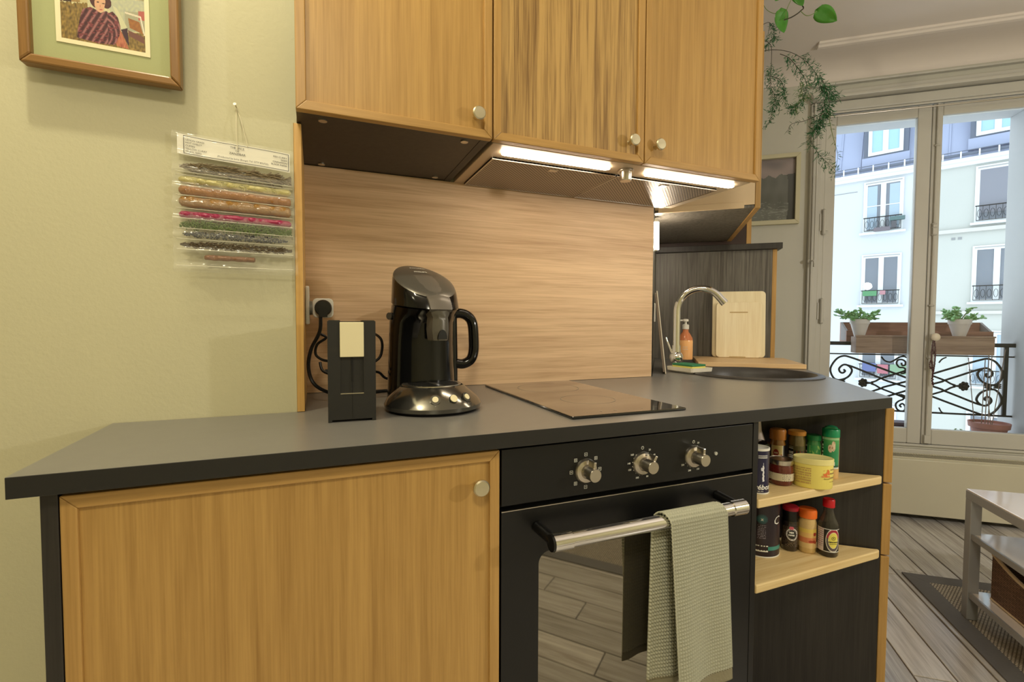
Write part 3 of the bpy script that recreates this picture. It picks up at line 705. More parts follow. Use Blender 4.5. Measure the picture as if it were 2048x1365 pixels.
# capsule box
t = thing('capsule_dispenser', 'tall black box with a cream sliding plate and a slot in front', 'dispenser', (.0205, .942, .9085), radians(-2))
G3 = mat('matt_black_card', (34, 33, 30), .5, bump=.05, bscale=300); G4 = mat('matt_black_inner', (24, 24, 22), .5, var=.05)
WB, HB = .0855, .190
b = MB(); b.xz([(0, .004), (.022, .004), (.022, HB), (.003, HB), (0, HB-.002)], 0, .10); b.xz([(.0635, .004), (WB, .004), (WB, HB-.002), (WB-.003, HB), (.0635, HB)], 0, .10)
b.box(.022, .0635, .0, .10, .004, .052); b.box(.022, .0635, .004, .10, .052, HB-.002); b.box(.0, .007, .0, .10, 0, .004); b.box(WB-.007, WB, 0, .10, 0, .004)
obj('box', b, G3, t)
obj('slot', bx(.0415, .0445, .0025, .0045, .075, .122), mat('deep_black', (3, 3, 3), .6, var=.01), t)
obj('seam', bx(.0425, .0433, -.0004, .002, .006, .075), MATS['deep_black'], t)
obj('slide_plate', bx(.0215, .064, -.0035, .002, .1215, .1865), CREAM, t, bev=.001, label='cream slide plate')
obj('metal_edge', bx(.022, .0635, -.0005, .0035, .052, .0535), STL, t)

# ================================================================== COFFEE MACHINE
t = thing('coffee_machine', 'black pod coffee machine with domed lid and chromed round base', 'coffee machine', (.235, 1.020, .9085), radians(10))
b = MB(); NS = 40
def ell(cx, cy, z, rx, ry, tl=0, p=2.0, n=NS):
    out_ = []
    for k in range(n):
        a = 2*pi*k/n; ca, sa = cos(a), sin(a)
        x = rx*abs(ca)**(2/p)*(1 if ca > 0 else -1); y = ry*abs(sa)**(2/p)*(1 if sa > 0 else -1)
        out_.append((cx+x, cy+y, z+tl*y))
    return out_
base = MB(); base.loft([ell(0, 0, 0.0, .094, .094), ell(0, 0, .006, .099, .099)]); obj('foot', base, GLB2, t, smooth=True)
BASEM = mat('smoked_chrome', (116, 115, 108), .14, .9, var=.04)
base = MB(); base.loft([ell(0, 0, .006, .102, .102), ell(0, 0, .014, .1035, .1035), ell(0, .002, .026, .0965, .095), ell(0, .006, .042, .078, .074), ell(0, .008, .050, .070, .066), ell(0, .008, .052, .066, .062)])
bo = obj('base', base, BASEM, t, smooth=True)
tr_ = MB(); tr_.loft([ell(0, .008, .0515, .064, .060), ell(0, .008, .054, .064, .060), ell(0, .008, .0545, .058, .054)])
dt = obj('drip_tray', tr_, STL, t, smooth=True)
b = MB()
for i in range(-5, 6):
    y = .0-.01+.0095*i; hw = .052*sqrt(max(0, 1-(i/6.2)**2)); b.box(-hw, -.006, y+.008, y+.0125, .0546, .0552); b.box(.006, hw, y+.008, y+.0125, .0546, .0552)
o = obj('drip_slots', b, GLB2, dt); o['kind'] = 'stuff'
# buttons on the sloped front of the base
for i, a in enumerate((-26, -2, 20)):
    an = radians(-90+a+6); cx, cy = .0885*cos(an), .087*sin(an); nrm = Vector((cos(an), sin(an), .62)).normalized()
    c_ = Vector((cx, cy, .031)); b = MB()
    b.cyl(c_, c_+nrm*.0035, .0105 if i != 1 else .0085, 20); r_ = obj('button_ring', b, BASEM if i != 1 else GLB2, t, smooth=True)
    b = MB(); b.cyl(c_+nrm*.003, c_+nrm*.0055, .0062 if i != 1 else .0078, 18); obj('button', b, CREAM, t, smooth=True)
    tz = Vector((-sin(an), cos(an), 0)); ty = nrm.cross(tz)*-1
    lowc = c_+Vector((cos(an), sin(an), 0))*.0098-Vector((0, 0, .0125)); n2_ = Vector((cos(an), sin(an), .55)).normalized()
    if i != 1:
        b = MB()
        for k in ([0] if i == 0 else [-1, 1]):
            for j in range(10):
                a0, a1 = 2*pi*j/10, 2*pi*(j+1)/10; cc = lowc+tz*.0026*k+n2_*.0008; up_ = Vector((0, 0, 1))
                b.quad(*[cc+tz*q*cos(aa)+up_*q*sin(aa) for q, aa in ((.0023, a0), (.0023, a1), (.0016, a1), (.0016, a0))])
        obj('cup_symbol', b, MARK, t)
    else:
        b = MB(); cc = lowc+n2_*.0006; b.quad(*[cc+tz*x+Vector((0, 0, 1))*z for x, z in ((-.009, -.0015), (.009, -.0015), (.009, .0015), (-.009, .0015))]); obj('label_strip', b, MARK, t)
# tower and head
XT = .008
_n0 = set(o.name for o in t.children)
b = MB(); yc = .088
b.loft([ell(0, yc, .0, .0785, .073), ell(0, yc, .06, .0765, .071), ell(0, yc, .14, .0735, .068), ell(0, yc-.002, .185, .0725, .070), ell(0, yc-.012, .207, .072, .080, .06), ell(0, yc-.022, .222, .0715, .090, .12)])
obj('tower', b, GLB, t, smooth=True)
b = MB(); b.loft([ell(0, yc-.023, .2235, .0700, .088, .12), ell(0, yc-.023, .2265, .0725, .092, .14), ell(0, yc-.022, .248, .0712, .090, .30), ell(0, yc-.020, .272, .069, .086, .46), ell(0, yc-.019, .279, .067, .083, .50)])
hd = obj('head', b, GLB, t, smooth=True)
LIDM = mat('satin_black_lid', (104, 100, 92), .30, .45, var=.04)
rings = [ell(0, yc-.019, .2792+dz, .067*k, .083*k, .50) for k, dz in ((1, 0), (.97, .003), (.85, .006), (.6, .0095), (.3, .011), (.02, .0115))]
lid = obj('lid', MB().loft(rings), LIDM, t, smooth=True)
def lidp(x, y, h=0):     # point on the tilted lid; y from its centre
    k = min(1, sqrt((x/.067)**2+(y/.083)**2)); return Vector((x, yc-.019+y, .2792+.50*y+.0117*(1-k**3.5)+h))
b = MB(); rr = []
for i in range(9):
    v = i/8
    if v < .5: y = .004-.080*(v/.5); pc = lidp(0, y, .0022)
    else:
        y = -.076-.027*((v-.5)/.5)**.5; pc = Vector((0, yc-.019+y, lidp(0, -.076, .0022).z-.032*((v-.5)/.5)))
    hw = .0275-.003*v
    rr.append([pc+Vector((x, .0035*(abs(x)/.02)**2, -.0008)) for x in (-hw, -hw*.5, 0, hw*.5, hw)]+[pc+Vector((x, .004*(abs(x)/.02)**2+.006, -.006)) for x in (hw, 0, -hw)])
obj('lid_latch', MB().loft(rr), mat('graphite_latch', (104, 98, 90), .34, .2, var=.03), t, smooth=True)
def wlid(x, y): return lidp(x, .047+y*.96, .0012)
text('Senseo', .0135, wlid, MARK, lid, shear=.3)
text('PHILIPS', .0088, lambda x, y: lidp(x, .022+y*.96, .0012), MARK, lid, bold=.0003, space=1.1)
b = MB(); b.loft([[(x*k, -.012-yy, z) for x, yy in ((-.022, -.012), (-.018, .010), (-.008, .018), (.008, .018), (.018, .010), (.022, -.012))] for z, k in ((.214, 1.25), (.205, 1.15), (.197, .95), (.190, 1.0), (.172, 1.05), (.152, .95), (.148, .9))])
obj('spout', b, mat('spout_grey', (96, 92, 84), .3, .4, var=.03), t, smooth=True)
b = MB(); b.xz([(.0105*cos(a), .151+.020*sin(a)) for a in [pi*k/10 for k in range(11)]], -.034+.0, -.028); obj('spout_notch', b, GLB2, t)
obj('side_button', MB().cyl((-.070, yc, .235-.035), (-.0775, yc-.004, .235-.035), .008, 16), mat('dark_grey_button', (60, 56, 50), .4, var=.02), t, smooth=True)

for o in t.children:
    if o.name not in _n0: o.location.x += XT

# kettle behind it
t = thing('kettle', 'steel kettle with large black handle standing behind the coffee machine', 'kettle', (.284, 1.258, .9085), radians(-4))
b = MB(); b.lathe([(.062, .022), (.062, .03), (.060, .08), (.054, .19), (.050, .215)], 36); obj('body', b, STL, t, smooth=True)
b = MB(); b.lathe([(.066, .0), (.067, .012), (.064, .022)], 36); obj('base', b, GLB2, t, smooth=True)
b = MB(); b.lathe([(.0505, .215), (.050, .222), (.036, .229), (.012, .233), (.012, .24), (.001, .241)], 36); obj('lid', b, GLB2, t, smooth=True)
hnd = [(.050, -.004, .204), (.075, -.004, .211), (.098, -.004, .204), (.112, -.004, .184), (.116, -.004, .14), (.115, -.004, .105), (.106, -.004, .084), (.085, -.004, .074), (.062, -.004, .078)]
b = MB(); b.tube(hnd, lambda q: .0125+.002*sin(q*pi), 12, smooth=6); b.tube([(.058, -.006, .012), (.058, -.006, .10), (.056, -.006, .222)], .013, 12)
obj('handle', b, GLB, t, smooth=True)

# ================================================================== TOWEL on the oven handle
t0 = (.299+.303, YF+hy, hz)
WAF = mat('waffle_towel', (180, 180, 160), .9, var=.05, vscale=30)
def towel():
    nx, seglen = 72, .0052
    vs, fs = [], []
    wd0 = .150
    # path across the bar: back hem -> over the bar -> front hem
    R = .0175; path = []
    back, front = .335, .338
    nb, nf, na = 141, 147, 24
    for i in range(nb+1): path.append(('b', i/nb))
    for i in range(1, na): path.append(('a', i/na))
    for i in range(nf+1): path.append(('f', i/nf))
    for kind, q in path:
        for j in range(nx+1):
            u = j/nx
            if kind == 'b':
                drop = back*(1-q); w = wd0*(.92+.0*drop); x = -.010+u*w-.004*(drop/back); y = R*.95+.004*sin(u*9+1)*(drop/back); z = -drop
            elif kind == 'a':
                a = pi*q; x = -.010*(1-q)+.006*q+u*wd0*.92; y = R*cos(a); z = R*sin(a)
            else:
                drop = front*q; g = q; x = .006+.022*g+u*wd0*(.92-.06*g); fold = .006*g*sin(u*7.2+.6)
                y = -R-.004*g-fold*.9-.004*sin(pi*u)*g; z = -drop - .012*g*(u-.5)*-1.3
            tucked = (kind == 'f' and q > .93)
            if not tucked and not (kind == 'b' and q < .04):
                # waffle relief in three-vertex cells
                cyc = 3; su = (j % cyc == 0) ; sv = (len(vs)//(nx+1)) % cyc == 0
                h = .0022 if (su or sv) else -.0022
                y += -h if kind != 'b' else h
                if kind == 'a': z += h*sin(pi*q)
            vs.append((x, y, z))
    ny = len(path)
    for j in range(ny-1):
        for i in range(nx): fs.append((j*(nx+1)+i, j*(nx+1)+i+1, (j+1)*(nx+1)+i+1, (j+1)*(nx+1)+i))
    me = bpy.data.meshes.new('waffle_towel'); me.from_pydata(vs, [], fs); me.materials.append(WAF); me.materials.append(mat('towel_hem', (138, 132, 108), .9, bump=.5, bscale=200))
    for p in me.polygons:
        p.use_smooth = True
        if p.index//nx >= ny-12 or p.index//nx < 8: p.material_index = 1
    o = bpy.data.objects.new('waffle_towel', me); COL.objects.link(o); o.location = t0
    sm = o.modifiers.new('thick', 'SOLIDIFY'); sm.thickness = .0022; sm.offset = 0
    tag(o, 'sage green waffle-weave towel folded over the oven handle', 'towel')
towel()
# ================================================================== SINK CORNER
scx, scy = hc.x, hc.y
SNK = mat('black_composite', (68, 65, 62), .4, bump=.15, bscale=400, var=.15, vscale=200)
t = thing('round_sink', 'round black sink bowl let into the worktop behind the faucet', 'sink', (scx, scy, .9085))
b = MB(); b.lathe([(.226, .0), (.226, .003), (.221, .0062), (.203, .0068), (.200, .0045), (.190, -.02), (.183, -.12), (.165, -.15), (.03, -.155), (.028, -.158), (.001, -.158)], 56, cap=False)
obj('bowl', b, SNK, t, smooth=True)
# faucet
fs, fd = .064, 2.02; fp = W(fs, fd, .9085)
t = thing('faucet', 'chrome swan neck faucet with ball body and slim lever', 'faucet', fp, RZ)
b = MB(); b.lathe([(.024, 0), (.024, .004), (.0155, .008), (.0145, .03)], 24); obj('foot', b, CHR, t, smooth=True)
b = MB(); b.sphere((0, 0, .050), .0265, 24); obj('ball', b, CHR, t, smooth=True)
b = MB(); b.cyl((0, 0, .070), (0, 0, .098), .0165, 20); nk = [(0, 0, .098), (0, 0, .22)]
rc = .086; nk += [(rc-rc*cos(a), 0, .235+rc*1.02*sin(a)) for a in [pi*k/16*.80 for k in range(0, 17)]]
e_ = nk[-1]; d_ = (Vector(nk[-1])-Vector(nk[-2])).normalized(); nk.append(tuple(Vector(e_)+d_*.028))
b.tube(nk, .0135, 20); obj('neck', b, CHR, t, smooth=True)
b = MB(); e2 = Vector(nk[-1]); b.cyl(e2-d_*.012, e2+d_*.002, .0146, 20); obj('aerator', b, CHR, t, smooth=True)
b = MB(); b.tube([(-.014, 0, .062), (-.022, -.002, .082), (-.034, -.004, .112), (-.040, -.006, .128)], lambda q: .0048-.0022*q*(1 if q > .2 else .2), 10, smooth=3); obj('lever', b, CHR, t, smooth=True)
# dish and sponge
t = thing('soap_dish', 'small white ceramic dish holding the sponge beside the faucet', 'dish', (1.262, 1.352, .9095), radians(4))
b = MB(); P0 = lambda k, z: [(x*k+(1-k)*.055, y*k+(1-k)*.065, z) for x, y in ((.006, 0), (.104, 0), (.110, .006), (.110, .124), (.104, .130), (.006, .130), (0, .124), (0, .006))]
b.loft([P0(.86, 0), P0(.97, .006), P0(1.0, .020), P0(.95, .020), P0(.90, .010), P0(.5, .009)]); obj('dish', b, mat('white_ceramic', (236, 230, 214), .2, var=.02), t, smooth=True)
t = thing('sponge', 'yellow and green scouring sponge lying in the white dish', 'sponge', (1.284, 1.374, .9205), radians(6))
obj('foam', bx(0, .072, 0, .098, 0, .013), mat('yellow_foam', (226, 218, 120), .9, bump=.6, bscale=300), t, bev=.003)
obj('scourer', bx(0, .072, 0, .098, .0135, .0205), mat('green_scourer', (58, 132, 92), .9, bump=.8, bscale=500), t, bev=.002)
# tray leaning on the sink wall
t = thing('serving_tray', 'grey tray with pale rim leaning upright against the sink wall', 'tray', W(.026, 1.835, .909), RZ)
lean = Matrix.Rotation(radians(-6.6), 4, 'Y')
o = obj('tray_plate', bx(-.012, -.005, 0.004, .246, .006, .300), mat('tray_grey', (158, 142, 132), .4, .2, var=.04), t, bev=.002); o.matrix_local = lean
o = obj('rim', MB().box(-.005, -.001, 0, .250, 0, .306), mat('tray_rim', (224, 214, 196), .3, var=.02), t, bev=.001); o.matrix_local = lean
# soap bottle
sb = onz(1375, 726, .929); sb = W(sb.dot(EV), 2.33, .929)
t = thing('soap_bottle', 'clear bottle of orange hand soap with white pump', 'bottle', sb, face_cam(sb.x, sb.y))
b = MB(); b.lathe([(.031, .0), (.0325, .004), (.0325, .082), (.030, .098), (.020, .116), (.0125, .126), (.012, .140)], 32); obj('bottle', b, mat('orange_soap', (250, 190, 126), .12, var=.03, coat=.6), t, smooth=True)
b = MB(); b.lathe([(.0326, .088), (.0312, .096), (.0205, .1165), (.013, .127), (.0126, .139)], 32, cap=False); obj('clear_neck', b, mat('amber_clear', (206, 120, 84), .1, alpha=.55, var=.03), t, smooth=True)
b = MB(); b.lathe([(.0145, .138), (.015, .156), (.0125, .159), (.005, .161), (.005, .172), (.0125, .174), (.0125, .181), (.010, .184), (.001, .185)], 24); b.box(-.024, 0, -.004, .004, .175, .182); obj('pump', b, WHT, t, smooth=True)
for i, (s_, z) in enumerate((('savon', .058), ('liquide', .048))): text(s_, .009, lambda x, y, z=z: (.0329*sin(x/.0329), -.0329*cos(x/.0329), z+y), MARK, t)
# cutting boards
def cboard(name, label, s0, s1, h, d, th, m, tl, groove):
    t = thing(name, label, 'cutting board', W(s0, d, .929), RZ); w_ = s1-s0
    o = obj('board', MB().xz(rrect(0, w_, 0, h, .018, 5), 0, th), m, t, bev=.003); lm = Matrix.Rotation(radians(tl), 4, 'X'); o.matrix_local = lm
    if groove:
        o2 = obj('grip_groove', MB().xz(rrect(w_*.30, w_*.70, h-.052, h-.046, .0028, 3), -.0012, .002), mat('pale_maple_dark', (196, 170, 118), .6, var=.03), t); o2.matrix_local = lm
        o2 = obj('foot_groove', MB().xz(rrect(w_*.30, w_*.66, 0.0, .006, .0028, 3), -.0012, .002), MATS['pale_maple_dark'], t); o2.matrix_local = lm
MAP = wood('pale_maple', (244, 232, 196), (224, 206, 160), 'Z', .5, .4, .5)
cboard('cutting_board', 'large pale maple cutting board with rounded corners, rear of the two against the divider', .247, .484, .322, 2.545, .014, MAP, -3.2, False)
cboard('cutting_board', 'smaller pale maple cutting board with grip groove, front of the two against the divider', .262, .464, .268, 2.524, .013, wood('pale_maple_front', (248, 236, 200), (228, 208, 162), 'Z', .5, .4, .5), -3.2, True)
t = thing('switch_plate', 'small white switch plate on the sink wall behind the tray', 'switch', W(-.0255, 2.15, 1.10), RZ)
obj('plate', bx(0, .006, 0, .08, 0, .08), WHT, t, bev=.002)

# ================================================================== JARS ON THE CORNER SHELVES
def put(px, dist, z):
    q = ray(px, 900); k = dist/math.hypot(q.x, q.y); return (q.x*k, q.y*k, z)
def zt(py, P, px): return zat(px, py, P[0], P[1])-P[2]
def cylmap(r, sy=1.0, zo=0, a0=0):
    return lambda x, y: ((r+.0004)*sin(a0+x/r), -(r+.0004)*sy*cos(a0+x/r), zo+y)
def wrap(fn, r, z0_, z1_, a0, a1, nu, nv, par, m=None, sy=1.0, name='label'):
    return paint(name, fn, nu, nv, lambda u, v: ((r+.0003)*sin(a0+(a1-a0)*u), -(r+.0003)*sy*cos(a0+(a1-a0)*u), z0_+(z1_-z0_)*v), par, m or printed('label_print', .35, .3), smooth=True)
S1, S2 = .6990, .5025
WP = mat('white_print2', (240, 240, 235), .5, var=.01)
def jar(name, label, cat, px, dist, z):
    P = put(px, dist, z); return P, thing(name, label, cat, P, face_cam(P[0], P[1]))
# salt box
P, t = jar('salt_box', 'dark blue cardboard salt cylinder with white top at the left of the upper shelf', 'salt box', 1516, 1.262, S1)
h = zt(897, P, 1516); r = .0245
b = MB(); b.lathe([(r, 0), (r, h)], 36); obj('tube', b, mat('salt_blue', (26, 24, 62), .35, var=.03, coat=.4), t, smooth=True)
b = MB(); b.lathe([(r+.0006, h-.001), (r+.0006, h+.004), (r-.002, h+.0045), (r-.004, h+.001), (.001, h+.001)], 36); obj('lid', b, WHT, t, smooth=True)
b = MB(); b.lathe([(r+.0006, 0.0), (r+.0006, .003)], 36); obj('bottom_rim', b, WHT, t, smooth=True)
text('Cérébos', .0165, cylmap(r, 1, .016, .12), WP, t, shear=.2, bold=.0004)
text('SEL FIN', .004, cylmap(r, 1, .0065, .30), WP, t)
def fig(u, v):   # white falling salt and small pouring figure
    x = (u-.62)*1.0
    if abs(x-.02*sin(v*30)) < .07*(1-v*.6)+.02 and v < .8: return (236, 236, 240)
    if (u-.50)**2+((v-.62)*1.2)**2 < .012: return (226, 226, 236)
    if .70 < v < .95 and abs(x) < .03: return (230, 230, 240)
    return None
wrap(fig, r, .030, .076, -.1, .9, 30, 60, t)
b = MB()
for k in range(3):
    for j in range(8):
        a0 = .05+j*.11; z = h-.012-k*.0028
        b.quad(*[((r+.0004)*sin(a), -(r+.0004)*cos(a), zz) for a, zz in ((a0, z), (a0+.1, z), (a0+.1, z+.0012), (a0, z+.0012))])
o = obj('print_lines', b, WP, t); o['kind'] = 'stuff'
# clip-top jar lid and red bottle behind
P, t = jar('clip_jar', 'dark jar with black glass lid behind the salt box', 'jar', 1513, 1.36, S1); r = .026; h = zt(893, P, 1513)
b = MB(); b.lathe([(r*.95, 0), (r, .004), (r, h*.85), (r*.9, h)], 30); obj('jar', b, mat('dark_jar', (24, 24, 26), .12, var=.05, coat=.6), t, smooth=True)
b = MB(); b.lathe([(r*1.02, h), (r*1.05, h+.003), (r*1.05, h+.011), (r*.9, h+.0135), (.001, h+.0135)], 30); obj('lid', b, GLB, t, smooth=True)
P, t = jar('red_bottle', 'slim bottle with red and white cap standing at the back left of the upper shelf', 'bottle', 1512, 1.445, S1); hh = .135
b = MB(); b.lathe([(.020, 0), (.021, .004), (.021, .085), (.013, .108), (.0105, hh)], 26); obj('bottle', b, mat('milky_glass', (210, 196, 190), .15, var=.05, coat=.5), t, smooth=True)
b = MB(); b.lathe([(.0125, hh), (.0125, hh+.022), (.010, hh+.025), (.001, hh+.025)], 20); obj('cap', b, mat('dark_red_cap', (150, 36, 48), .3, var=.05), t, smooth=True)
def spicejar(label, px, dist, z, r, ytop, lidh, lidrgb, content, lblfn, lblz, name='spice_jar', dome=.3, lidr=1.03, a=(-1.3, 1.3)):
    P, t = jar(name, label, 'jar', px, dist, z); h = zt(ytop, P, px)
    b = MB(); b.lathe([(r*.88, 0), (r, .004), (r, h-lidh-.012), (r*.9, h-lidh-.005), (r*.86, h-lidh)], 30)
    obj('jar', b, mat('content_%d_%d' % (px, int(z*100)), content, .12, var=.12, vscale=260, coat=.8), t, smooth=True)
    b = MB(); R = r*lidr; b.lathe([(R, h-lidh), (R, h-lidh*.25), (R*.92, h-lidh*.06), (R*.6, h), (.001, h)], 32)
    obj('lid', b, mat('lid_%d_%d_%d' % lidrgb, lidrgb, .35, var=.04), t, smooth=True)
    if lblfn: wrap(lblfn, r, lblz[0], lblz[1], a[0], a[1], 64, 40, t)
    return t, h
def bars(u, v, n=26): return (20, 20, 20) if int(u*n*1.7) % 3 == 0 or int(u*n) % 4 == 1 else (235, 235, 225)
def lbl1(u, v):
    if .05 < u < .18: return (40, 26, 24)
    if ((u-.43)/.13)**2+((v-.55)/.22)**2 < 1: return (168, 58, 44) if not (abs(v-.55) < .05 and abs(u-.43) < .08) else (230, 200, 170)
    if u > .74 and u < .78: return (240, 236, 220)
    if u > .78: return (30, 24, 28)
    if abs(v-.3-(u-.5)*.6) < .06 and u > .55: return (180, 110, 60)
    return (228, 206, 140)
spicejar('glass spice jar with tall brown-orange lid, leftmost in the back row of the upper shelf', 1555, 1.455, S1, .0195, 857, .028, (186, 118, 48), (150, 100, 40), lbl1, (.030, .074))
def lbl2(u, v):
    if u < .36 and .12 < u: return bars(v, u, 18)
    if v > .75: return (90, 84, 50)
    if .45 < v <= .75: return (70+40*sin(u*40), 50, 34)
    return (204, 172, 150)
spicejar('glass jar with flat orange lid between the brown-lidded jar and the green tin', 1593, 1.466, S1, .0205, 861, .011, (204, 140, 58), (120, 104, 62), lbl2, (.028, .076), lidr=1.06)
def lblg(u, v):
    if u < .12: return bars(v, u, 16)
    n = noise.noise(Vector((u*9, v*7, 2)))
    if n > .12 and u > .3: return (150, 196, 110)
    if u > .62 and v < .5 and noise.noise(Vector((u*22, v*18, 7))) > .05: return (20, 60, 30)
    return (40+60*v*0+20, 148, 84)
spicejar('small jar with green lid and green label, second from the right in the back row', 1627, 1.475, S1, .0170, 869, .014, (36, 138, 84), (60, 140, 80), lblg, (.010, .080), lidr=1.02)
# tall green shaker
P, t = jar('garlic_shaker', 'tall shaker with green cap and green garlic label at the right of the upper shelf', 'shaker', 1661, 1.476, S1); r = .0190; h = zt(853, P, 1661)
b = MB(); b.lathe([(r*.95, 0), (r, .003), (r, h-.024)], 30); obj('jar', b, mat('garlic_powder', (222, 182, 118), .2, var=.04, coat=.6), t, smooth=True)
b = MB(); b.lathe([(r*1.04, h-.026), (r*1.04, h-.008), (r*.98, h-.006), (.001, h-.006)], 30); lid_ = obj('cap', b, mat('green_cap', (28, 142, 92), .3, var=.03), t, smooth=True)
b = MB(); b.xz([(.0150*cos(a), h-.0062+.0075*sin(a)) for a in [pi*k/12 for k in range(13)]], -.012, .012); obj('flip_lid', b, MATS['green_cap'], t, bev=.002)
def lgar(u, v):
    if u < .12: return bars(v, u, 16)
    if v < .05: return (220, 220, 210)
    if v < .12: return (24, 90, 66)
    if ((u-.50)/.12)**2+((v-.66)/.13)**2 < 1 or ((u-.64)/.10)**2+((v-.74)/.17)**2 < 1: return (228, 206, 176) if noise.noise(Vector((u*20, v*14, 1))) > -.2 else (186, 140, 110)
    if v > .93: return (150, 200, 150)
    return (40+90*max(0, v-.5), 140+50*max(0, v-.5), 90)
wrap(lgar, r, .026, h-.027, -1.2, 1.2, 60, 60, t)
text('Ail', .0130, cylmap(r, 1, .0385, .18), WP, t, bold=.0004)
# oval yellow tub
P, t = jar('oval_tub', 'pale yellow oval tub with lid in front on the upper shelf', 'tub', 1627, 1.372, S1); h = zt(914, P, 1627)
rx_, ry_ = .0425, .029; TUB = mat('yellow_tub', (238, 222, 116), .35, var=.02)
t.rotation_euler.z += radians(12)
b = MB(); b.loft([ell(0, 0, 0, rx_*.95, ry_*.95), ell(0, 0, .003, rx_*.98, ry_*.98), ell(0, 0, h-.014, rx_, ry_)]); obj('tub', b, TUB, t, smooth=True)
b = MB(); b.loft([ell(0, 0, h-.0135, rx_*1.02, ry_*1.03), ell(0, 0, h-.001, rx_*1.02, ry_*1.03), ell(0, 0, h, rx_*.99, ry_*.99), ell(0, 0, h-.0012, rx_*.92, ry_*.9), ell(0, 0, h-.001, rx_*.3, ry_*.3)]); obj('lid', b, mat('cream_lid', (234, 224, 150), .35, var=.02), t, smooth=True)
def ltub(u, v):
    if u < .42:
        if int(v*16) % 2 == 0 and .1 < v < .92 and u > .04 and noise.noise(Vector((u*60, int(v*16)*3, 0))) > -.25: return (196, 160, 90)
        return None
    if ((u-.70)/.07)**2+((v-.72)/.2)**2 < 1 and noise.noise(Vector((u*14, v*6, 3))) > -.15: return (226, 120, 60)
    if .60 < u < .78 and .50 < v < .58: return (224, 150, 80)
    if .78 < u < .97 and int(v*14) % 3 == 0 and .25 < v < .9 and noise.noise(Vector((u*70, int(v*14)*3, 0))) > -.1: return (150, 120, 60)
    return None
paint('label', ltub, 90, 60, lambda u, v: ((rx_+.0005)*sin(-1.45+2.9*u), -(ry_+.0005)*cos(-1.45+2.9*u), .006+(h-.024)*v), t, printed('label_print', .35, .3), smooth=True)
text('dessert', .0052, lambda x, y: ((rx_+.0006)*sin(.62+x/rx_*1.2), -(ry_+.0006)*cos(.62+x/rx_*1.2), .026+y), mat('brown_ink', (90, 60, 30), .6, var=.01), t)
# silver lid jar with chilli
P, t = jar('chilli_jar', 'low glass jar of dark red chilli with silver lid beside the salt box', 'jar', 1563, 1.352, S1); h = zt(917, P, 1563); r = .0275
b = MB(); b.lathe([(r*.85, 0), (r*.98, .005), (r*1.02, .016), (r*1.0, h-.018), (r*.9, h-.012)], 32); obj('jar', b, mat('red_chilli', (96, 34, 26), .12, var=.5, vscale=220, coat=.8), t, smooth=True)
b = MB(); b.lathe([(r*.96, h-.012), (r*.98, h-.010), (r*.98, h-.001), (r*.92, h), (r*.88, h-.0015), (.001, h-.0015)], 32); obj('lid', b, STL, t, smooth=True)
wrap(lambda u, v: (96, 92, 80) if (int(v*9) % 2 == 0 and noise.noise(Vector((u*40, int(v*9)*3, 0))) > 0 and (u < .25 or .55 < u < .8)) else (206, 196, 168), r*1.025, .013, .031, -1.4, 1.4, 60, 18, t)
# ---- lower shelf
P, t = jar('cocoa_tin', 'large near-black cylinder with teal band and barcode on the lower shelf', 'tin', 1522, 1.395, S2); h = .150; r = .0475
b = MB(); b.lathe([(r, 0.002), (r, h)], 44); obj('tube', b, mat('aubergine_print', (34, 22, 34), .4, var=.05, coat=.3), t, smooth=True)
b = MB(); b.lathe([(r+.0005, 0), (r+.0005, .003)], 44); obj('bottom_rim', b, WHT, t, smooth=True)
def lco(u, v):
    if .155 < v < .235:
        if .44 < u < .66: return None
        return (52, 138, 128)
    if .44 < u < .66 and .12 < v < .26: return bars(u*4, v, 20) if .46 < u < .64 and .14 < v else (232, 232, 222)
    if ((u-.55)/.10)**2+((v-.80)/.10)**2 < 1:
        k = 1-sqrt(((u-.55)/.10)**2+((v-.80)/.10)**2); return (20+20*k, 60+70*k, 66+60*k)
    if .47 < u < .62 and .38 < v < .68 and int(v*60) % 2 == 0 and noise.noise(Vector((u*60, int(v*60)*3, 0))) > -.1: return (150, 140, 150)
    return None
wrap(lco, r, 0, h*.82, -1.4, 1.4, 110, 90, t)
text('os', .018, cylmap(r, 1, .095, -.50), WP, t, shear=.25); text('C', .030, cylmap(r, 1, .094, .92), WP, t, shear=.3)
text('x', .010, cylmap(r, 1, .098, .14), WP, t, bold=.0005)
def lpep(u, v):
    X = (u-.62)/.30; Z = (v-.62)/.30; q = sqrt(X*X+Z*Z)
    if ((u-.58)/.12)**2+((v-.93)/.08)**2 < 1: return (206, 90, 110)
    if .86 < q < 1.0 or (.74 < q < .78): return (226, 224, 220)
    if q < .74: return (14, 14, 14)
    if noise.noise(Vector((u*40, v*40, 0))) > .35: return (150, 130, 100)
    return (30, 24, 20) if noise.noise(Vector((u*30, v*30, 4))) > 0 else (56, 44, 34)
P, t = jar('pepper_mill', 'pepper grinder with black neck and red lid on the lower shelf', 'grinder', 1584, 1.440, S2); r = .0195; h = zt(1012, P, 1584)
b = MB(); b.lathe([(r*.9, 0), (r, .003), (r*1.0, h-.042), (r*.94, h-.036)], 28); obj('jar', b, mat('peppercorns', (40, 32, 26), .12, var=.7, vscale=260, coat=.8), t, smooth=True)
b = MB(); b.lathe([(r*.98, h-.037), (r*.90, h-.030), (r*.95, h-.012), (r*.95, h-.010)], 28); obj('grinder', b, GLB2, t, smooth=True)
b = MB(); b.lathe([(r*.97, h-.010), (r*1.02, h-.002), (r*.9, h), (.001, h)], 28); obj('lid', b, mat('crimson_lid', (172, 30, 48), .3, var=.03), t, smooth=True)
wrap(lpep, r, .012, .066, -1.2, 1.2, 60, 60, t)
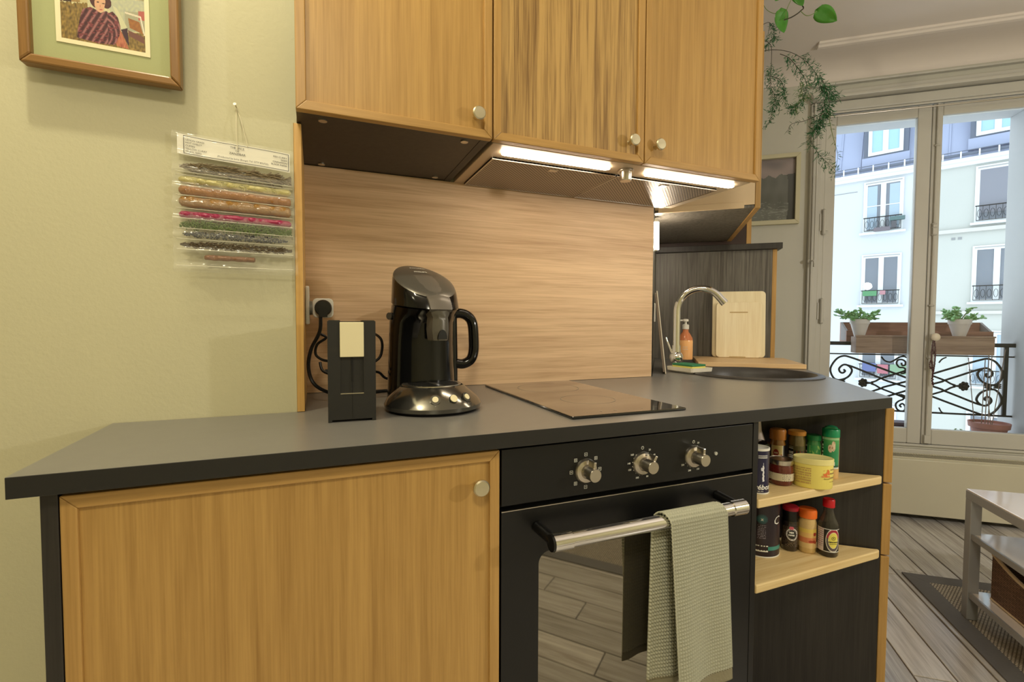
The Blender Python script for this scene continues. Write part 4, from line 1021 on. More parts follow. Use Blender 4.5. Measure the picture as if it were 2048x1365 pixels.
text('MIX', .0062, cylmap(r, 1, .050, .22), WP, t, bold=.0004); text('PEPPER', .0046, cylmap(r, 1, .043, .22), WP, t, bold=.0003)
def lgin(u, v):
    if .78 < u < .98 and ((u-.86)/.10)**2+((v-.74)/.09)**2 < 1: return (168, 44, 34)
    for ex, ey in ((.66, .36), (.80, .36), (.90, .30)):
        if ((u-ex)/.09)**2+((v-ey)/.065)**2 < 1: return (170, 64, 34)
    if v > .55: return (230, 200, 96) if v > .8 else (228, 184, 110)
    if v > .28: return (214, 130, 84)
    return (222, 190, 130)
t_, h_ = spicejar('spice jar with bright orange lid and beige powder on the lower shelf', 1619, 1.452, S2, .0208, 1017, .022, (238, 116, 40), (214, 182, 122), lgin, (.014, .064))
# soy sauce
P, t = jar('soy_sauce_bottle', 'glass soy sauce bottle with red cap and round yellow label on the lower shelf', 'bottle', 1661, 1.460, S2); r = .0235; h = .128
CL = mat('clear_dark_glass', (70, 66, 58), .06, alpha=.62, var=.03, coat=.8); SOY = mat('soy_sauce', (16, 9, 6), .1, var=.02, coat=.8)
b = MB(); b.lathe([(r*.9, 0), (r, .004), (r, .074)], 36); obj('body', b, SOY, t, smooth=True)
b = MB(); b.lathe([(r, .074), (r*.97, .082), (r*.80, .092), (r*.55, .106), (r*.48, .115), (r*.46, h)], 36); obj('neck', b, CL, t, smooth=True)
b = MB(); b.lathe([(.0135, h-.004), (.0135, h+.014), (.012, h+.016), (.001, h+.016)], 28); obj('cap', b, mat('red_cap', (196, 26, 38), .3, var=.03), t, smooth=True)
def lsoy(u, v):
    if .06 < u < .36:
        if .10 < u < .34 and int(v*22) % 2 == 0 and noise.noise(Vector((u*50, int(v*22)*3, 0))) > -.2 and v > .2: return (150, 130, 140)
        return (216, 200, 196)
    X = (u-.70)/.27; Z = (v-.52)/.50; q = sqrt(X*X+Z*Z)
    if v < .03 or v > .97: return (225, 225, 220)
    if q > 1.02: return (14, 8, 8)
    if q > .94: return (230, 226, 210)
    if q > .70: return (170, 44, 60) if Z > .15 else (90, 80, 84)
    if q > .66: return (240, 230, 190)
    return (232, 220, 96)
wrap(lsoy, r, .014, .073, -1.35, 1.35, 120, 70, t)
INKB = mat('black_ink', (16, 16, 16), .5, var=.01)
al = .20*2.7
text('KIKKOMAN', .0042, cylmap(r, 1, .040, al), INKB, t, bold=.0003); text('Naturally Brewed', .0026, cylmap(r, 1, .0355, al), INKB, t, bold=.0001)
b = MB(); k6 = [(.0052*cos(pi/6+k*pi/3), .0052*sin(pi/6+k*pi/3)) for k in range(6)]; mp6 = cylmap(r+.0002, 1, .050, al)
for k in range(6):
    a_, c_ = k6[k], k6[(k+1) % 6]; b.quad(mp6(*a_), mp6(*c_), mp6(c_[0]*.78, c_[1]*.78), mp6(a_[0]*.78, a_[1]*.78))
obj('hexagon_mark', b, INKB, t); text('K', .0042, cylmap(r, 1, .050, al), INKB, t, bold=.0003)

# ================================================================== WINDOW WALL THINGS
WT = lambda name, label, cat, s, d, z, **k: thing(name, label, cat, W(s, d, z), RZ, **k)
# picture
t = WT('wall_picture', 'grey landscape photograph in a deep pale frame beside the window', 'picture', .30, 3.329, 1.700)
PF = mat('pale_frame', (206, 200, 168), .5, var=.03)
for pp in ([(0, 0), (.495, 0), (.470, .026), (.026, .026)], [(0, .425), (.026, .400), (.470, .400), (.495, .425)], [(0, 0), (.026, .026), (.026, .400), (0, .425)], [(.495, 0), (.495, .425), (.470, .400), (.470, .026)]):
    obj('frame_bar', MB().xz(pp, -.034, -.002), PF, t, bev=.002)
def land(u, v):
    n = noise.noise(Vector((u*4, v*5, 0))); n2 = noise.noise(Vector((u*14, v*3, 5)))
    edge = .62+.10*sin(u*2.2)+.06*n2+(.3*(u-.78) if u > .78 else 0)
    if v > edge: return (146+40*n, 134+34*n, 132+30*n)
    if u > .90+.05*n2 and v < .95: return (62, 66, 62)
    c = 92+14*n+8*n2+(16 if v < .2 else 0)
    if v < .32 and abs(noise.noise(Vector((u*5, v*26, 8)))) < .05: c += 26
    return (c, c+4, c-2)
paint('print', land, 110, 100, lambda u, v: (.020+u*.455, -.010, .020+v*.385), t, printed('picture_print', .25, .5))
# curtain rod and side rod
def tl_(p0, pts): return [Vector(p)-Vector(p0) for p in pts]
t = WT('curtain_rod', 'thin pale curtain rod across the top of the window', 'curtain rod', .92, 3.262, 2.322)
obj('rod', MB().cyl((0, 0, 0), (1.15, 0, -.004), .0055, 10), TRIM, t, smooth=True)
obj('second_rod', MB().cyl((.004, .012, -.017), (1.15, .012, -.021), .004, 10), STL, t, smooth=True)
for x in (.02, 1.10): obj('bracket', bx(x-.006, x+.006, 0, .037, -.012, .008), TRIM, t)
b = MB(); b.sphere((-.004, 0, 0), .009, 10); obj('finial', b, TRIM, t, smooth=True)
t = WT('side_rod', 'slim vertical curtain pull rod with hooked foot left of the window', 'rod', .868, 3.258, 1.468)
obj('rod', MB().tube([(-.022, .03, .0), (-.01, .0, -.001), (-.001, 0, .006), (0, 0, .03), (.001, 0, .84)], .0045, 8, smooth=3), TRIM, t, smooth=True)
obj('hook', MB().sphere((-.022, .026, .0), .010, 10), TRIM, t, smooth=True)
# beads
t = WT('bead_string', 'dark red bead string hanging from the window knob', 'beads', 1.479, 3.283, 1.02)
b = MB(); rnd = random.Random(3)
beads = []
for side, ln in ((-1, .215), (1, .235), (-.4, .10)):
    n_ = int(ln/.0052)
    for k in range(n_): q = k/n_; beads.append((side*.0085*sin(pi*min(1, q*1.1))+rnd.uniform(-.0008, .0008), rnd.uniform(-.002, .002), -ln*q))
for k in range(14): q = k/14*2*pi; beads.append((-.009+.006*cos(q), 0, -.155+.022*sin(q)))
for k in range(8): beads.append((.001+rnd.uniform(-.004, .004), 0, -.235-.005*k))
for c in beads: bmesh.ops.create_icosphere(b.bm, subdivisions=1, radius=.0044, matrix=Matrix.Translation(c))
o = obj('beads', b, mat('garnet_beads', (70, 16, 22), .2, var=.2, vscale=100), t, smooth=True); o['kind'] = 'stuff'
# radiator
t = WT('radiator', 'long low cream convector radiator under the window with slotted top', 'radiator', .92, 3.165, .033)
b = MB(); b.box(0, 1.9, 0, .018, 0, .310); b.box(0, .018, 0, .13, 0, .310); obj('front_casing', b, RADM, t, bev=.004)
b = MB(); b.box(0, 1.9, .018, .024, .296, .318); b.box(0, 1.9, .118, .13, .296, .318); obj('top_rail', b, RADM, t, bev=.001)
b = MB()
for k in range(150): b.box(.02+k*.0125, .0245+k*.0125, .022, .12, .306, .3165, Matrix.Shear('XY', 4, (0, 0)) if False else None)
o = obj('grille', b, RADM, t); o['kind'] = 'stuff'
obj('core', bx(.05, 1.85, .03, .11, .03, .26), mat('dark_core', (40, 38, 34), .7), t)
# ------------------------------------------------------------------ rug and table
t = WT('rug', 'beige woven rug with wide dark grey border', 'rug', 1.03, 2.475, .001)
RG = mat('rug_border', (108, 107, 108), .9, bump=.4, bscale=300, var=.08, vscale=60)
for pp in ([(0, 0), (1.9, 0), (1.83, -.07), (.07, -.07)], [(0, 0), (.07, -.07), (.07, -2.3), (0, -2.37)], [(0, -2.37), (.07, -2.3), (1.83, -2.3), (1.9, -2.37)]):
    obj('border', MB().prism(pp, 0, .006), RG, t, bev=.001)
RW = bpy.data.materials.new('rug_weave'); RW.use_nodes = True; N = RW.node_tree.nodes; L = RW.node_tree.links; B = N['Principled BSDF']; B.inputs['Roughness'].default_value = .9
tc = N.new('ShaderNodeTexCoord'); br = N.new('ShaderNodeTexBrick'); br.inputs['Scale'].default_value = 1; br.inputs['Brick Width'].default_value = .011; br.inputs['Row Height'].default_value = .0085; br.inputs['Mortar Size'].default_value = .0019
br.inputs['Color1'].default_value = (*lin((222, 214, 196)), 1); br.inputs['Color2'].default_value = (*lin((198, 188, 170)), 1); br.inputs['Mortar'].default_value = (*lin((96, 88, 80)), 1)
L.new(tc.outputs['Object'], br.inputs['Vector']); L.new(br.outputs['Color'], B.inputs['Base Color'])
bp = N.new('ShaderNodeBump'); bp.inputs['Distance'].default_value = .002; bp.invert = True; L.new(br.outputs['Fac'], bp.inputs['Height']); L.new(bp.outputs[0], B.inputs['Normal'])
obj('woven_field', MB().box(.07, 1.83, -2.3, -.07, 0, .005), RW, t)
t = WT('shelf_table', 'low white metal table with glossy top and two shelves on the rug', 'table', 1.095, 1.10, .0075)
MG = mat('grey_enamel', (160, 162, 166), .3, .2, var=.02); GW = mat('gloss_white_top', (236, 228, 224), .06, var=.01, coat=1)
TW, TL, TH = .50, 1.075, .478
for (x, y) in ((0, 0), (TW-.034, 0), (0, TL-.034), (TW-.034, TL-.034)): obj('leg', bx(x, x+.034, y, y+.034, 0, TH-.036), MG, t, bev=.002)
obj('rail_frame', bx(0, .012, .0, TL, TH-.0355, TH-.006).box(TW-.012, TW, 0, TL, TH-.0355, TH-.006).box(.012, TW-.012, 0, .012, TH-.0355, TH-.006).box(.012, TW-.012, TL-.012, TL, TH-.0355, TH-.006), MG, t, bev=.001)
obj('top', bx(.001, TW-.001, .001, TL-.001, TH-.006, TH), GW, t, bev=.002)
for z in (.318, .100):
    obj('shelf', bx(.012, TW-.012, .012, TL-.012, z-.010, z), GW, t, bev=.001)
    for (a, c) in ((.004, .0115), (TW-.0115, TW-.004)): obj('shelf_rail', bx(a, c, .03, TL-.03, z-.018, z+.002), MG, t)
t = WT('woven_basket', 'brown woven basket with cream rim on the lowest shelf of the white table', 'basket', 1.147, 1.73, .1085)
BSK = bpy.data.materials.new('basket_weave'); BSK.use_nodes = True; N = BSK.node_tree.nodes; L = BSK.node_tree.links; B = N['Principled BSDF']; B.inputs['Roughness'].default_value = .6
tc = N.new('ShaderNodeTexCoord'); br = N.new('ShaderNodeTexBrick'); br.inputs['Scale'].default_value = 1; br.inputs['Brick Width'].default_value = .03; br.inputs['Row Height'].default_value = .0065; br.inputs['Mortar Size'].default_value = .001
br.inputs['Color1'].default_value = (*lin((136, 104, 82)), 1); br.inputs['Color2'].default_value = (*lin((108, 80, 60)), 1); br.inputs['Mortar'].default_value = (*lin((50, 34, 24)), 1)
mp = N.new('ShaderNodeMapping'); mp.inputs['Rotation'].default_value = (0, radians(90), radians(90)); L.new(tc.outputs['Object'], mp.inputs[0]); L.new(mp.outputs[0], br.inputs['Vector']); L.new(br.outputs['Color'], B.inputs['Base Color'])
bp = N.new('ShaderNodeBump'); bp.inputs['Distance'].default_value = .0015; bp.invert = True; L.new(br.outputs['Fac'], bp.inputs['Height']); L.new(bp.outputs[0], B.inputs['Normal'])
# basket whose long top edges dip in the middle
bw, bl, bh = .30, .38, .165
def bt(y): return bh-.038*(sin(pi*y/bl))**1.0
b = MB(); n_ = 18; th = .006
for xa in (0, bw-th):
    b.loft([[(xa, bl*i/n_, 0), (xa+th, bl*i/n_, 0), (xa+th, bl*i/n_, bt(bl*i/n_)), (xa, bl*i/n_, bt(bl*i/n_))] for i in range(n_+1)])
b.box(th, bw-th, 0, th, 0, bh-.01); b.box(th, bw-th, bl-th, bl, 0, bh-.01); b.box(th, bw-th, th, bl-th, 0, .004)
obj('basket_body', b, BSK, t)
b = MB()
for xa in (th/2, bw-th/2): b.tube([(xa, bl*i/n_, bt(bl*i/n_)) for i in range(n_+1)], .006, 8)
b.tube([(th/2, 0, bh-.004), (bw-th/2, 0, bh-.004)], .006, 8); b.tube([(th/2, bl, bh-.004), (bw-th/2, bl, bh-.004)], .006, 8)
obj('rim', b, mat('cream_rim', (214, 196, 170), .6, var=.03), t, smooth=True)
b = MB(); b.tube([(0.001, 0, .004), (0.001, bl, .004)], .004, 6); obj('bottom_trim', b, MATS['cream_rim'], t, smooth=True)

# ================================================================== HANGING PLANTS above the sink cabinet
GRN = mat('pothos_leaf', (74, 138, 50), .32, var=.18, vscale=30, coat=.2); STEM = mat('dark_stem', (52, 46, 30), .6, var=.1); GSTEM = mat('green_stem', (110, 132, 70), .5, var=.1)
PD = 2.14
def pw(px, py, d=PD): s_, z_ = onw(px, py, d); return W(s_, d, z_)
org = W(.30, PD, 2.14)
t = thing('pothos_plant', 'trailing plant with large round green leaves at the top beside the oak cabinet', 'plant', org)
def leaf(tipx, tipy, bx_, by_, wd, d, roll_, parent, fold=.15):
    a = pw(bx_, by_, d)-org; c = pw(tipx, tipy, d+.01)-org; ax = c-a; Lf = ax.length; ax.normalize()
    view = (CAM-(a+org)).normalized(); side = ax.cross(view).normalized(); nrm = side.cross(ax).normalized()
    side = (side*cos(roll_)+nrm*sin(roll_)).normalized(); nn_ = ax.cross(side)
    b = MB(); rows = []
    for i in range(11):
        q = i/10; hw = wd*.5*(sin(pi*min(1, q**.62))**.75 if 0 < q < 1 else 0)+.0004; mid = a+ax*(Lf*q)+nn_*(.012*sin(pi*q))
        if q < .12: mid = mid-ax*0
        rows.append([mid+side*hw*k+nn_*(-abs(k)*hw*fold)-ax*(.10*Lf*abs(k)*(1-q)**3) for k in (-1, -.6, -.25, 0, .25, .6, 1)])
    R = [b.ring(r_) for r_ in rows]
    for r0, r1_ in zip(R, R[1:]):
        for k in range(6): b._f([r0[k], r0[k+1], r1_[k+1], r1_[k]])
    o = obj('leaf', b, GRN, parent, smooth=True); s_ = o.modifiers.new('thick', 'SOLIDIFY'); s_.thickness = .0009; return o
leaf(1568, 66, 1563, 20, .052, PD, .5, t); leaf(1674, 42, 1634, 22, .060, PD+.02, -.2, t); leaf(1550, 2, 1568, -22, .040, PD, .3, t); leaf(1606, 12, 1588, -26, .044, PD-.02, .1, t)
leaf(1622, -20, 1600, -60, .05, PD, .3, t); leaf(1560, -50, 1540, -90, .05, PD, .3, t)
b = MB(); b.tube([pw(1500, -40)-org, pw(1560, -30)-org, pw(1604, 10)-org, pw(1601, 22)-org, pw(1584, 34)-org, pw(1568, 40)-org], .0022, 6, smooth=5); obj('vine', b, STEM, t, smooth=True)
b = MB(); b.tube([pw(1601, 22)-org, pw(1612, 31)-org, pw(1624, 29)-org, pw(1634, 22)-org], .0013, 6, smooth=5); b.tube([pw(1571, 37)-org, pw(1574, 18)-org, pw(1586, -8)-org], .0013, 6, smooth=5); b.tube([pw(1526, 8)-org, pw(1534, 20)-org, pw(1549, 27)-org, pw(1563, 22)-org], .0011, 6, smooth=5); obj('leaf_stalk', b, GSTEM, t, smooth=True)
# pots standing on the cabinet, out of frame above
for (nm, lb, s_, d_2, rr_) in (('plant_pot', 'white pot on top of the oak sink cabinet, under the pothos', .17, 2.16, .07),):
    pt = thing(nm, lb, 'pot', W(s_, d_2, 2.101)); b = MB(); b.lathe([(rr_*.75, 0), (rr_, .12), (rr_*.93, .12), (rr_*.9, .105), (.001, .105)], 28); obj('pot', b, WHT, pt, smooth=True)
FRN = mat('fern_needle', (46, 110, 66), .5, var=.25, vscale=40); FRN2 = mat('fern_needle_pale', (104, 140, 84), .5, var=.25, vscale=40)
org = W(.25, 2.30, 2.16)
t = thing('asparagus_fern', 'hanging asparagus fern with fine needle leaves arching out beside the oak cabinet', 'plant', org)
FD = 2.22
def frond(pts, dens, nl, d=FD, seed=1, m=FRN, startq=0.0, sub_=True):
    rnd = random.Random(seed); P = catmull([pw(x, y, d)+NV*dd-org for x, y, dd in pts], 8)
    b = MB(); b.tube(P, lambda q: .0014-.0009*q, 5)
    so_ = obj('stem', b, GSTEM if m is FRN2 else STEM, t)
    b = MB()
    def needle(p, dr, L_):
        dr = dr.normalized(); n_ = dr.cross(Vector((rnd.uniform(-1, 1), rnd.uniform(-1, 1), rnd.uniform(-1, 1)))).normalized()*.0014
        q1 = p+dr*L_*.45; tip = p+dr*L_
        vs_ = [b.bm.verts.new(v) for v in (p, q1+n_, tip, q1-n_)]; b._f(vs_)
        n2 = dr.cross(n_).normalized()*.0009; vs_ = [b.bm.verts.new(v) for v in (p, q1+n2, tip, q1-n2)]; b._f(vs_)
    n_ = len(P)
    for i in range(n_-1):
        if i/n_ < startq: continue
        for k in range(dens):
            p = P[i].lerp(P[i+1], rnd.random()); tg = (P[i+1]-P[i]).normalized()
            sd = Vector((rnd.gauss(0, 1), rnd.gauss(0, 1), rnd.gauss(-.1, 1))); sd = (sd-tg*sd.dot(tg)).normalized()
            if sub_ and rnd.random() < .55:
                tw_ = (sd+tg*.5+Vector((0, 0, -.2))).normalized(); Lt = rnd.uniform(.012, .038)
                b.tube([p, p+tw_*Lt], .0005, 3)
                for j in range(4):
                    s2 = Vector((rnd.gauss(0, 1), rnd.gauss(0, 1), rnd.gauss(0, 1))).normalized(); needle(p+tw_*Lt*(j+1)/4, tw_*.8+s2*.8, nl*1.25*rnd.uniform(.6, 1.1))
            else: needle(p, sd+tg*.6, nl*1.25*rnd.uniform(.6, 1.2))
    o = obj('needle_spray', b, m, t); o['kind'] = 'stuff'
frond([(1500, 112, 0), (1540, 100, 0), (1585, 103, .01), (1622, 125, .02), (1645, 160, .03), (1655, 215, .03), (1645, 250, .02)], 4, .018, seed=1, startq=.38)
frond([(1645, 165, .03), (1668, 175, .03), (1675, 185, .03)], 3, .017, seed=2)
frond([(1560, 108, 0), (1580, 118, 0), (1605, 150, 0), (1615, 175, .01), (1600, 205, .01), (1582, 218, .01)], 4, .015, seed=3, startq=.1)
frond([(1510, 60, 0), (1538, 45, .0), (1548, 70, 0), (1530, 95, 0)], 4, .014, seed=4, startq=.3)
frond([(1515, 78, 0), (1540, 88, 0), (1543, 120, 0), (1541, 170, 0), (1550, 200, 0), (1536, 250, 0)], 4, .015, seed=5, startq=.4)
frond([(1530, 150, .0), (1560, 160, 0), (1566, 190, 0), (1540, 225, 0)], 4, .016, seed=6)
frond([(1655, 200, .03), (1640, 240, .02), (1625, 275, .02), (1640, 300, .03), (1660, 318, .04), (1682, 335, .05)], 2, .019, seed=7, m=FRN)
frond([(1660, 215, .03), (1672, 262, .04), (1682, 300, .04), (1680, 328, .04)], 1, .019, seed=8, m=FRN2, sub_=False)
frond([(1640, 225, .03), (1612, 238, .02), (1585, 245, .02), (1578, 262, .02)], 1, .020, seed=9, sub_=False)
frond([(1640, 150, .0), (1655, 180, .01), (1660, 215, .01), (1640, 245, .01), (1632, 262, .01)], 5, .016, seed=10)
frond([(1600, 165, .0), (1606, 195, .01), (1590, 215, .01)], 3, .014, seed=11, m=FRN2)

# ================================================================== BALCONY
RD = 3.56
def rp_(x, y, d=RD): s_, z_ = onw(x, y, d); return Vector((s_-1.0, d-RD, z_-.52))
t = WT('balcony_railing', 'black wrought iron balcony railing with scrolls and crossed bars outside the window', 'railing', 1.0, RD, .52)
zr0 = onw(2010, 691, RD)[1]-.52
obj('handrail', bx(-.07, 1.03, -.012, .018, zr0-.013, zr0+.010), IRON, t, bev=.003)
zm = onw(1990, 714, RD)[1]-.52; zb_ = onw(1990, 832, RD)[1]-.52
obj('upper_bar', bx(-.07, 1.03, -.004, .004, zm-.004, zm+.004), IRON, t); obj('lower_bar', bx(-.07, 1.03, -.005, .005, zb_-.005, zb_+.005), IRON, t)
sP = onw(2010, 760, RD)[0]-1.0; sPl = onw(1822, 790, RD)[0]-1.0
for x in (sP, sPl): obj('post', bx(x-.010, x+.010, -.007, .007, zb_, zr0), IRON, t, bev=.002)
A2 = lambda x, y: (1840+x/5.69, 640+y/5.69)
def scroll(pts, r=.006, name='scroll'):
    b = MB(); b.tube([rp_(*p) for p in pts], r, 7, smooth=6); return obj(name, b, IRON, t, smooth=True)
# mirror axis between the two rosettes
sl = onw(1728, 763, RD)[0]-1.0; sr_ = onw(1926, 772, RD)[0]-1.0; smid = (sl+sr_)/2
def both(zp, r=.0062, name='scroll'):
    """points as zoomed picture pixels of the right half; also mirrored about the horizontal centre line and left-right"""
    base_ = [rp_(*A2(*p)) for p in zp]; zc = rp_(*A2(500, 757)).z
    for mx in (0, 1):
        for mz in (0, 1):
            pts = [Vector(((2*smid-p.x) if mx else p.x, p.y, (2*zc-p.z) if mz else p.z)) for p in base_]
            b = MB(); b.tube(pts, r, 7, smooth=6); obj(name, b, IRON, t, smooth=True)
both([(-40, 672), (230, 590), (450, 525), (680, 460), (780, 446), (870, 490), (938, 600), (915, 690), (850, 742), (760, 730), (690, 690), (655, 630), (668, 590), (720, 556), (775, 556), (822, 600), (812, 640), (775, 655), (742, 630), (765, 612)])
both([(-40, 775), (230, 710), (280, 690), (450, 636), (640, 575), (720, 556)])
both([(-60, 560), (120, 630), (280, 690), (350, 728), (400, 745)], .0056, 'cross_bar')
for (cx, cy, nm) in ((500, 757, 0), (775, 757, 1), (880, 757, 1)):
    for mx in (0, 1):
        c_ = rp_(*A2(cx, cy)); c_.x = (2*smid-c_.x) if mx else c_.x; b = MB(); rnd = random.Random(cx)
        if nm == 0:
            for k in range(7): a = 2*pi*k/7; b.sphere(c_+Vector((.018*cos(a), 0, .019*sin(a))), .0105, 8, sy=.5)
            b.sphere(c_, .014, 8, sy=.8)
            dx = -1 if not mx else 1; b.cyl(c_+Vector((dx*.015, 0, 0)), c_+Vector((dx*.055, 0, 0)), .009, 8, .004)
        else:
            for k in (-1, 0, 1): b.sphere(c_+Vector((0, 0, .010*k)), .011, 8, sx=1.9, sy=.5, sz=.55)
        obj('rosette', b, IRON, t, smooth=True)
B1 = lambda x, y: (1650+x/5.69, 640+y/5.69)
for pts in ([(640, 420), (680, 465), (740, 482), (800, 455), (850, 425), (910, 420), (965, 460), (975, 520), (950, 575), (900, 608), (860, 612)], [(900, 600), (915, 565), (890, 545), (845, 540), (815, 500), (830, 460), (880, 455), (915, 480), (910, 515), (880, 520), (868, 490)],
            [(840, 850), (885, 870), (890, 905), (840, 925), (805, 960), (815, 1010), (860, 1040), (905, 1030), (910, 985), (880, 955), (850, 975), (868, 995)], [(860, 850), (930, 880), (970, 940), (965, 1000), (920, 1040)]):
    scroll([B1(*p) for p in pts], .0052)
b = MB(); b.tube([rp_(*A2(x, y)) for x, y in ((215, 1000), (240, 1045), (270, 1062), (310, 1066))], .004, 7, smooth=4); b.tube([rp_(*A2(x, y)) for x, y in ((215, 490), (250, 450), (300, 428))], .004, 7, smooth=4); obj('corner_leaf', b, IRON, t, smooth=True)
# planters
PLW = wood('planter_wood', (160, 134, 116), (120, 94, 80), 'X', .7, .6, .5)
bs0, bs1 = onw(1712, 690, 3.46)[0], onw(1990, 690, 3.46)[0]; bz0, bz1 = onw(1990, 712, 3.46)[1], onw(1990, 677, 3.46)[1]
t = WT('wooden_planter', 'long wooden planter box hung inside the balcony rail', 'planter', bs0, 3.46, bz0)
hB = bz1-bz0
obj('front_board', bx(0, bs1-bs0, 0, .014, 0, hB), PLW, t, bev=.002); obj('lip', bx(-.004, bs1-bs0+.002, -.006, .010, hB, hB+.010), PLW, t, bev=.001)
obj('back_board', bx(0, bs1-bs0, .072, .084, 0, hB), PLW, t); obj('bottom_board', bx(0, bs1-bs0, .0145, .0715, 0, .010), PLW, t)
obj('end_board', bx(0, .012, .0145, .0715, .0105, hB), PLW, t); obj('end_board', bx(bs1-bs0-.012, bs1-bs0, .0145, .0715, .0105, hB), PLW, t)
obj('soil', bx(.0125, bs1-bs0-.0125, .0146, .0714, .0106, hB-.004), mat('dark_soil', (64, 50, 40), .9, bump=.6, bscale=90), t)
gs0, gs1 = onw(1680, 660, 3.72)[0], onw(1962, 660, 3.72)[0]; gz1 = onw(1750, 645, 3.72)[1]
t = WT('outer_planter', 'reddish brown wooden planter box outside the balcony rail behind the white pots', 'planter', gs0, 3.60, gz1-.13)
RBW = wood('red_brown_wood', (156, 112, 92), (106, 72, 58), 'X', .7, .6, .5)
obj('back_board', bx(0, gs1-gs0, .11, .122, 0, .13), RBW, t); obj('front_board', bx(0, gs1-gs0, 0, .012, 0, .075), RBW, t); obj('bottom_board', bx(0, gs1-gs0, .0125, .1095, 0, .01), RBW, t)
for x in (0, gs1-gs0-.012):
    b = MB(); R9 = [(x, .0125, .0105), (x, .1095, .0105), (x, .1095, .129), (x, .0125, .075)]
    b.loft([R9, [(p[0]+.012, p[1], p[2]) for p in R9]]); obj('end_board', b, mat('grey_end', (120, 112, 108), .7, var=.1), t)
for (label, x0, x1, sd, sty) in (('left white flower pot with a branching jade plant above the planter', 1699, 1739, 11, 0), ('right white flower pot with a leafy jade plant above the planter', 1896, 1942, 12, 1)):
    c0_, z_0 = onw((x0+x1)/2, 671, 3.50); s_w = (onw(x1, 660, 3.50)[0]-onw(x0, 660, 3.50)[0])/2*.80
    t = WT('succulent_pot', label, 'potted plant', c0_, 3.503, bz1-.003); hp_ = .112
    r0_ = min(s_w*.80, .0268)
    b = MB(); b.lathe([(.026, 0), (s_w*1.12, hp_*.74), (s_w*1.20, hp_*.74), (s_w*1.24, hp_), (s_w*1.1, hp_), (s_w*1.05, hp_-.01), (.001, hp_-.01)], 30)
    obj('pot', b, mat('pale_pot', (206, 196, 190), .5, var=.03), t, smooth=True)
    rnd = random.Random(sd); b = MB(); lf = MB()
    for k in range(18):
        a = rnd.uniform(0, 2*pi); e_ = rnd.uniform(.15, 1.15); L_ = rnd.uniform(.05, .105); dr = Vector((cos(a)*cos(e_)*(1.3 if sty == 0 else 1.1), sin(a)*cos(e_)*.7, sin(e_)))
        if sty == 0 and k < 3: dr = Vector((-1, 0, .28+.15*k)); L_ = .12
        p0 = Vector((0, 0, hp_-.012)); p1 = p0+dr*L_; b.tube([p0, p0.lerp(p1, .5)+Vector((0, 0, .006)), p1], .003, 6)
        for j in range(13):
            q = rnd.uniform(.45, 1.05); c_ = p0.lerp(p1, q); d2 = Vector((rnd.gauss(0, 1), rnd.gauss(0, 1), rnd.gauss(.3, .8))).normalized(); c2 = c_+d2*.010
            m_ = Matrix.Translation(c2) @ d2.to_track_quat('Z', 'Y').to_matrix().to_4x4() @ Matrix.Diagonal((.009, .005, .0145, 1))
            bmesh.ops.create_icosphere(lf.bm, subdivisions=1, radius=1, matrix=m_)
    obj('branches', b, mat('jade_stem', (120, 132, 84), .6, var=.1), t, smooth=True)
    o = obj('leaves', lf, mat('jade_leaf', (128, 176, 116), .4, var=.15, vscale=30), t, smooth=True); o['kind'] = 'stuff'
# terracotta pot with sticks on the sill
ts, tz = onw(1977, 868, 3.50)
t = WT('terracotta_pot', 'wide terracotta pot with thin canes on the window ledge', 'potted plant', ts, 3.50, .399)
zr_ = onw(1977, 845, 3.5)[1]-.399
b = MB(); R_ = .094; b.lathe([(R_*.66, 0), (R_*.86, zr_-.030), (R_*.96, zr_-.030), (R_, zr_), (R_*.92, zr_), (R_*.9, zr_-.014), (.001, zr_-.014)], 36); obj('pot', b, mat('terracotta', (158, 108, 98), .7, var=.08), t, smooth=True)
for i, (x0, y0, x1, y1) in enumerate(((1963, 843, 1975, 720), (1970, 843, 1983, 700), (1976, 843, 1990, 690), (1982, 843, 1977, 770), (1984, 843, 2016, 700), (1949, 841, 1941, 716))):
    pa = onw(x0, y0, 3.50); pb = onw(x1, y1, 3.50)
    obj('cane', MB().cyl((pa[0]-ts, .0, zr_-.02), (pb[0]-ts, .02, pb[1]-.399), .0022, 6), mat('cane', (122, 104, 92), .7, var=.1), t, smooth=True)
bs, bz = onw(1790, 850, 3.50)
t = WT('ledge_trough', 'low dark plum trough on the window ledge behind the worktop end', 'trough', bs-.05, 3.43, .399)
zt_ = onw(1800, 842, 3.5)[1]-.399
b = MB(); b.box(0, .155, 0, .09, 0, zt_-.014); obj('trough', b, mat('plum_plastic', (76, 52, 60), .5, var=.05), t, bev=.003)
obj('rim', bx(-.004, .159, -.004, .094, zt_-.0135, zt_), mat('plum_rim', (92, 72, 80), .5, var=.05), t, bev=.002)
t = WT('small_plant', 'tiny pale green seedlings at the foot of the right window pane', 'plant', onw(1890, 865, 3.5)[0], 3.48, .398)
b = MB(); rnd = random.Random(5)
for k in range(40):
    x = rnd.uniform(-.03, .07); z = rnd.uniform(.03, .075) if x > .02 else rnd.uniform(.02, .05)
    bmesh.ops.create_icosphere(b.bm, subdivisions=1, radius=1, matrix=Matrix.Translation((x, rnd.uniform(-.01, .01), z)) @ Matrix.Diagonal((.006, .004, .003, 1)))
for x in (-.02, 0, .02, .045, .06): b.tube([(.02, 0, 0), (x, 0, .05)], .0012, 5)
o = obj('seedlings', b, mat('seedling', (150, 180, 140), .6, var=.1), t); o['kind'] = 'stuff'

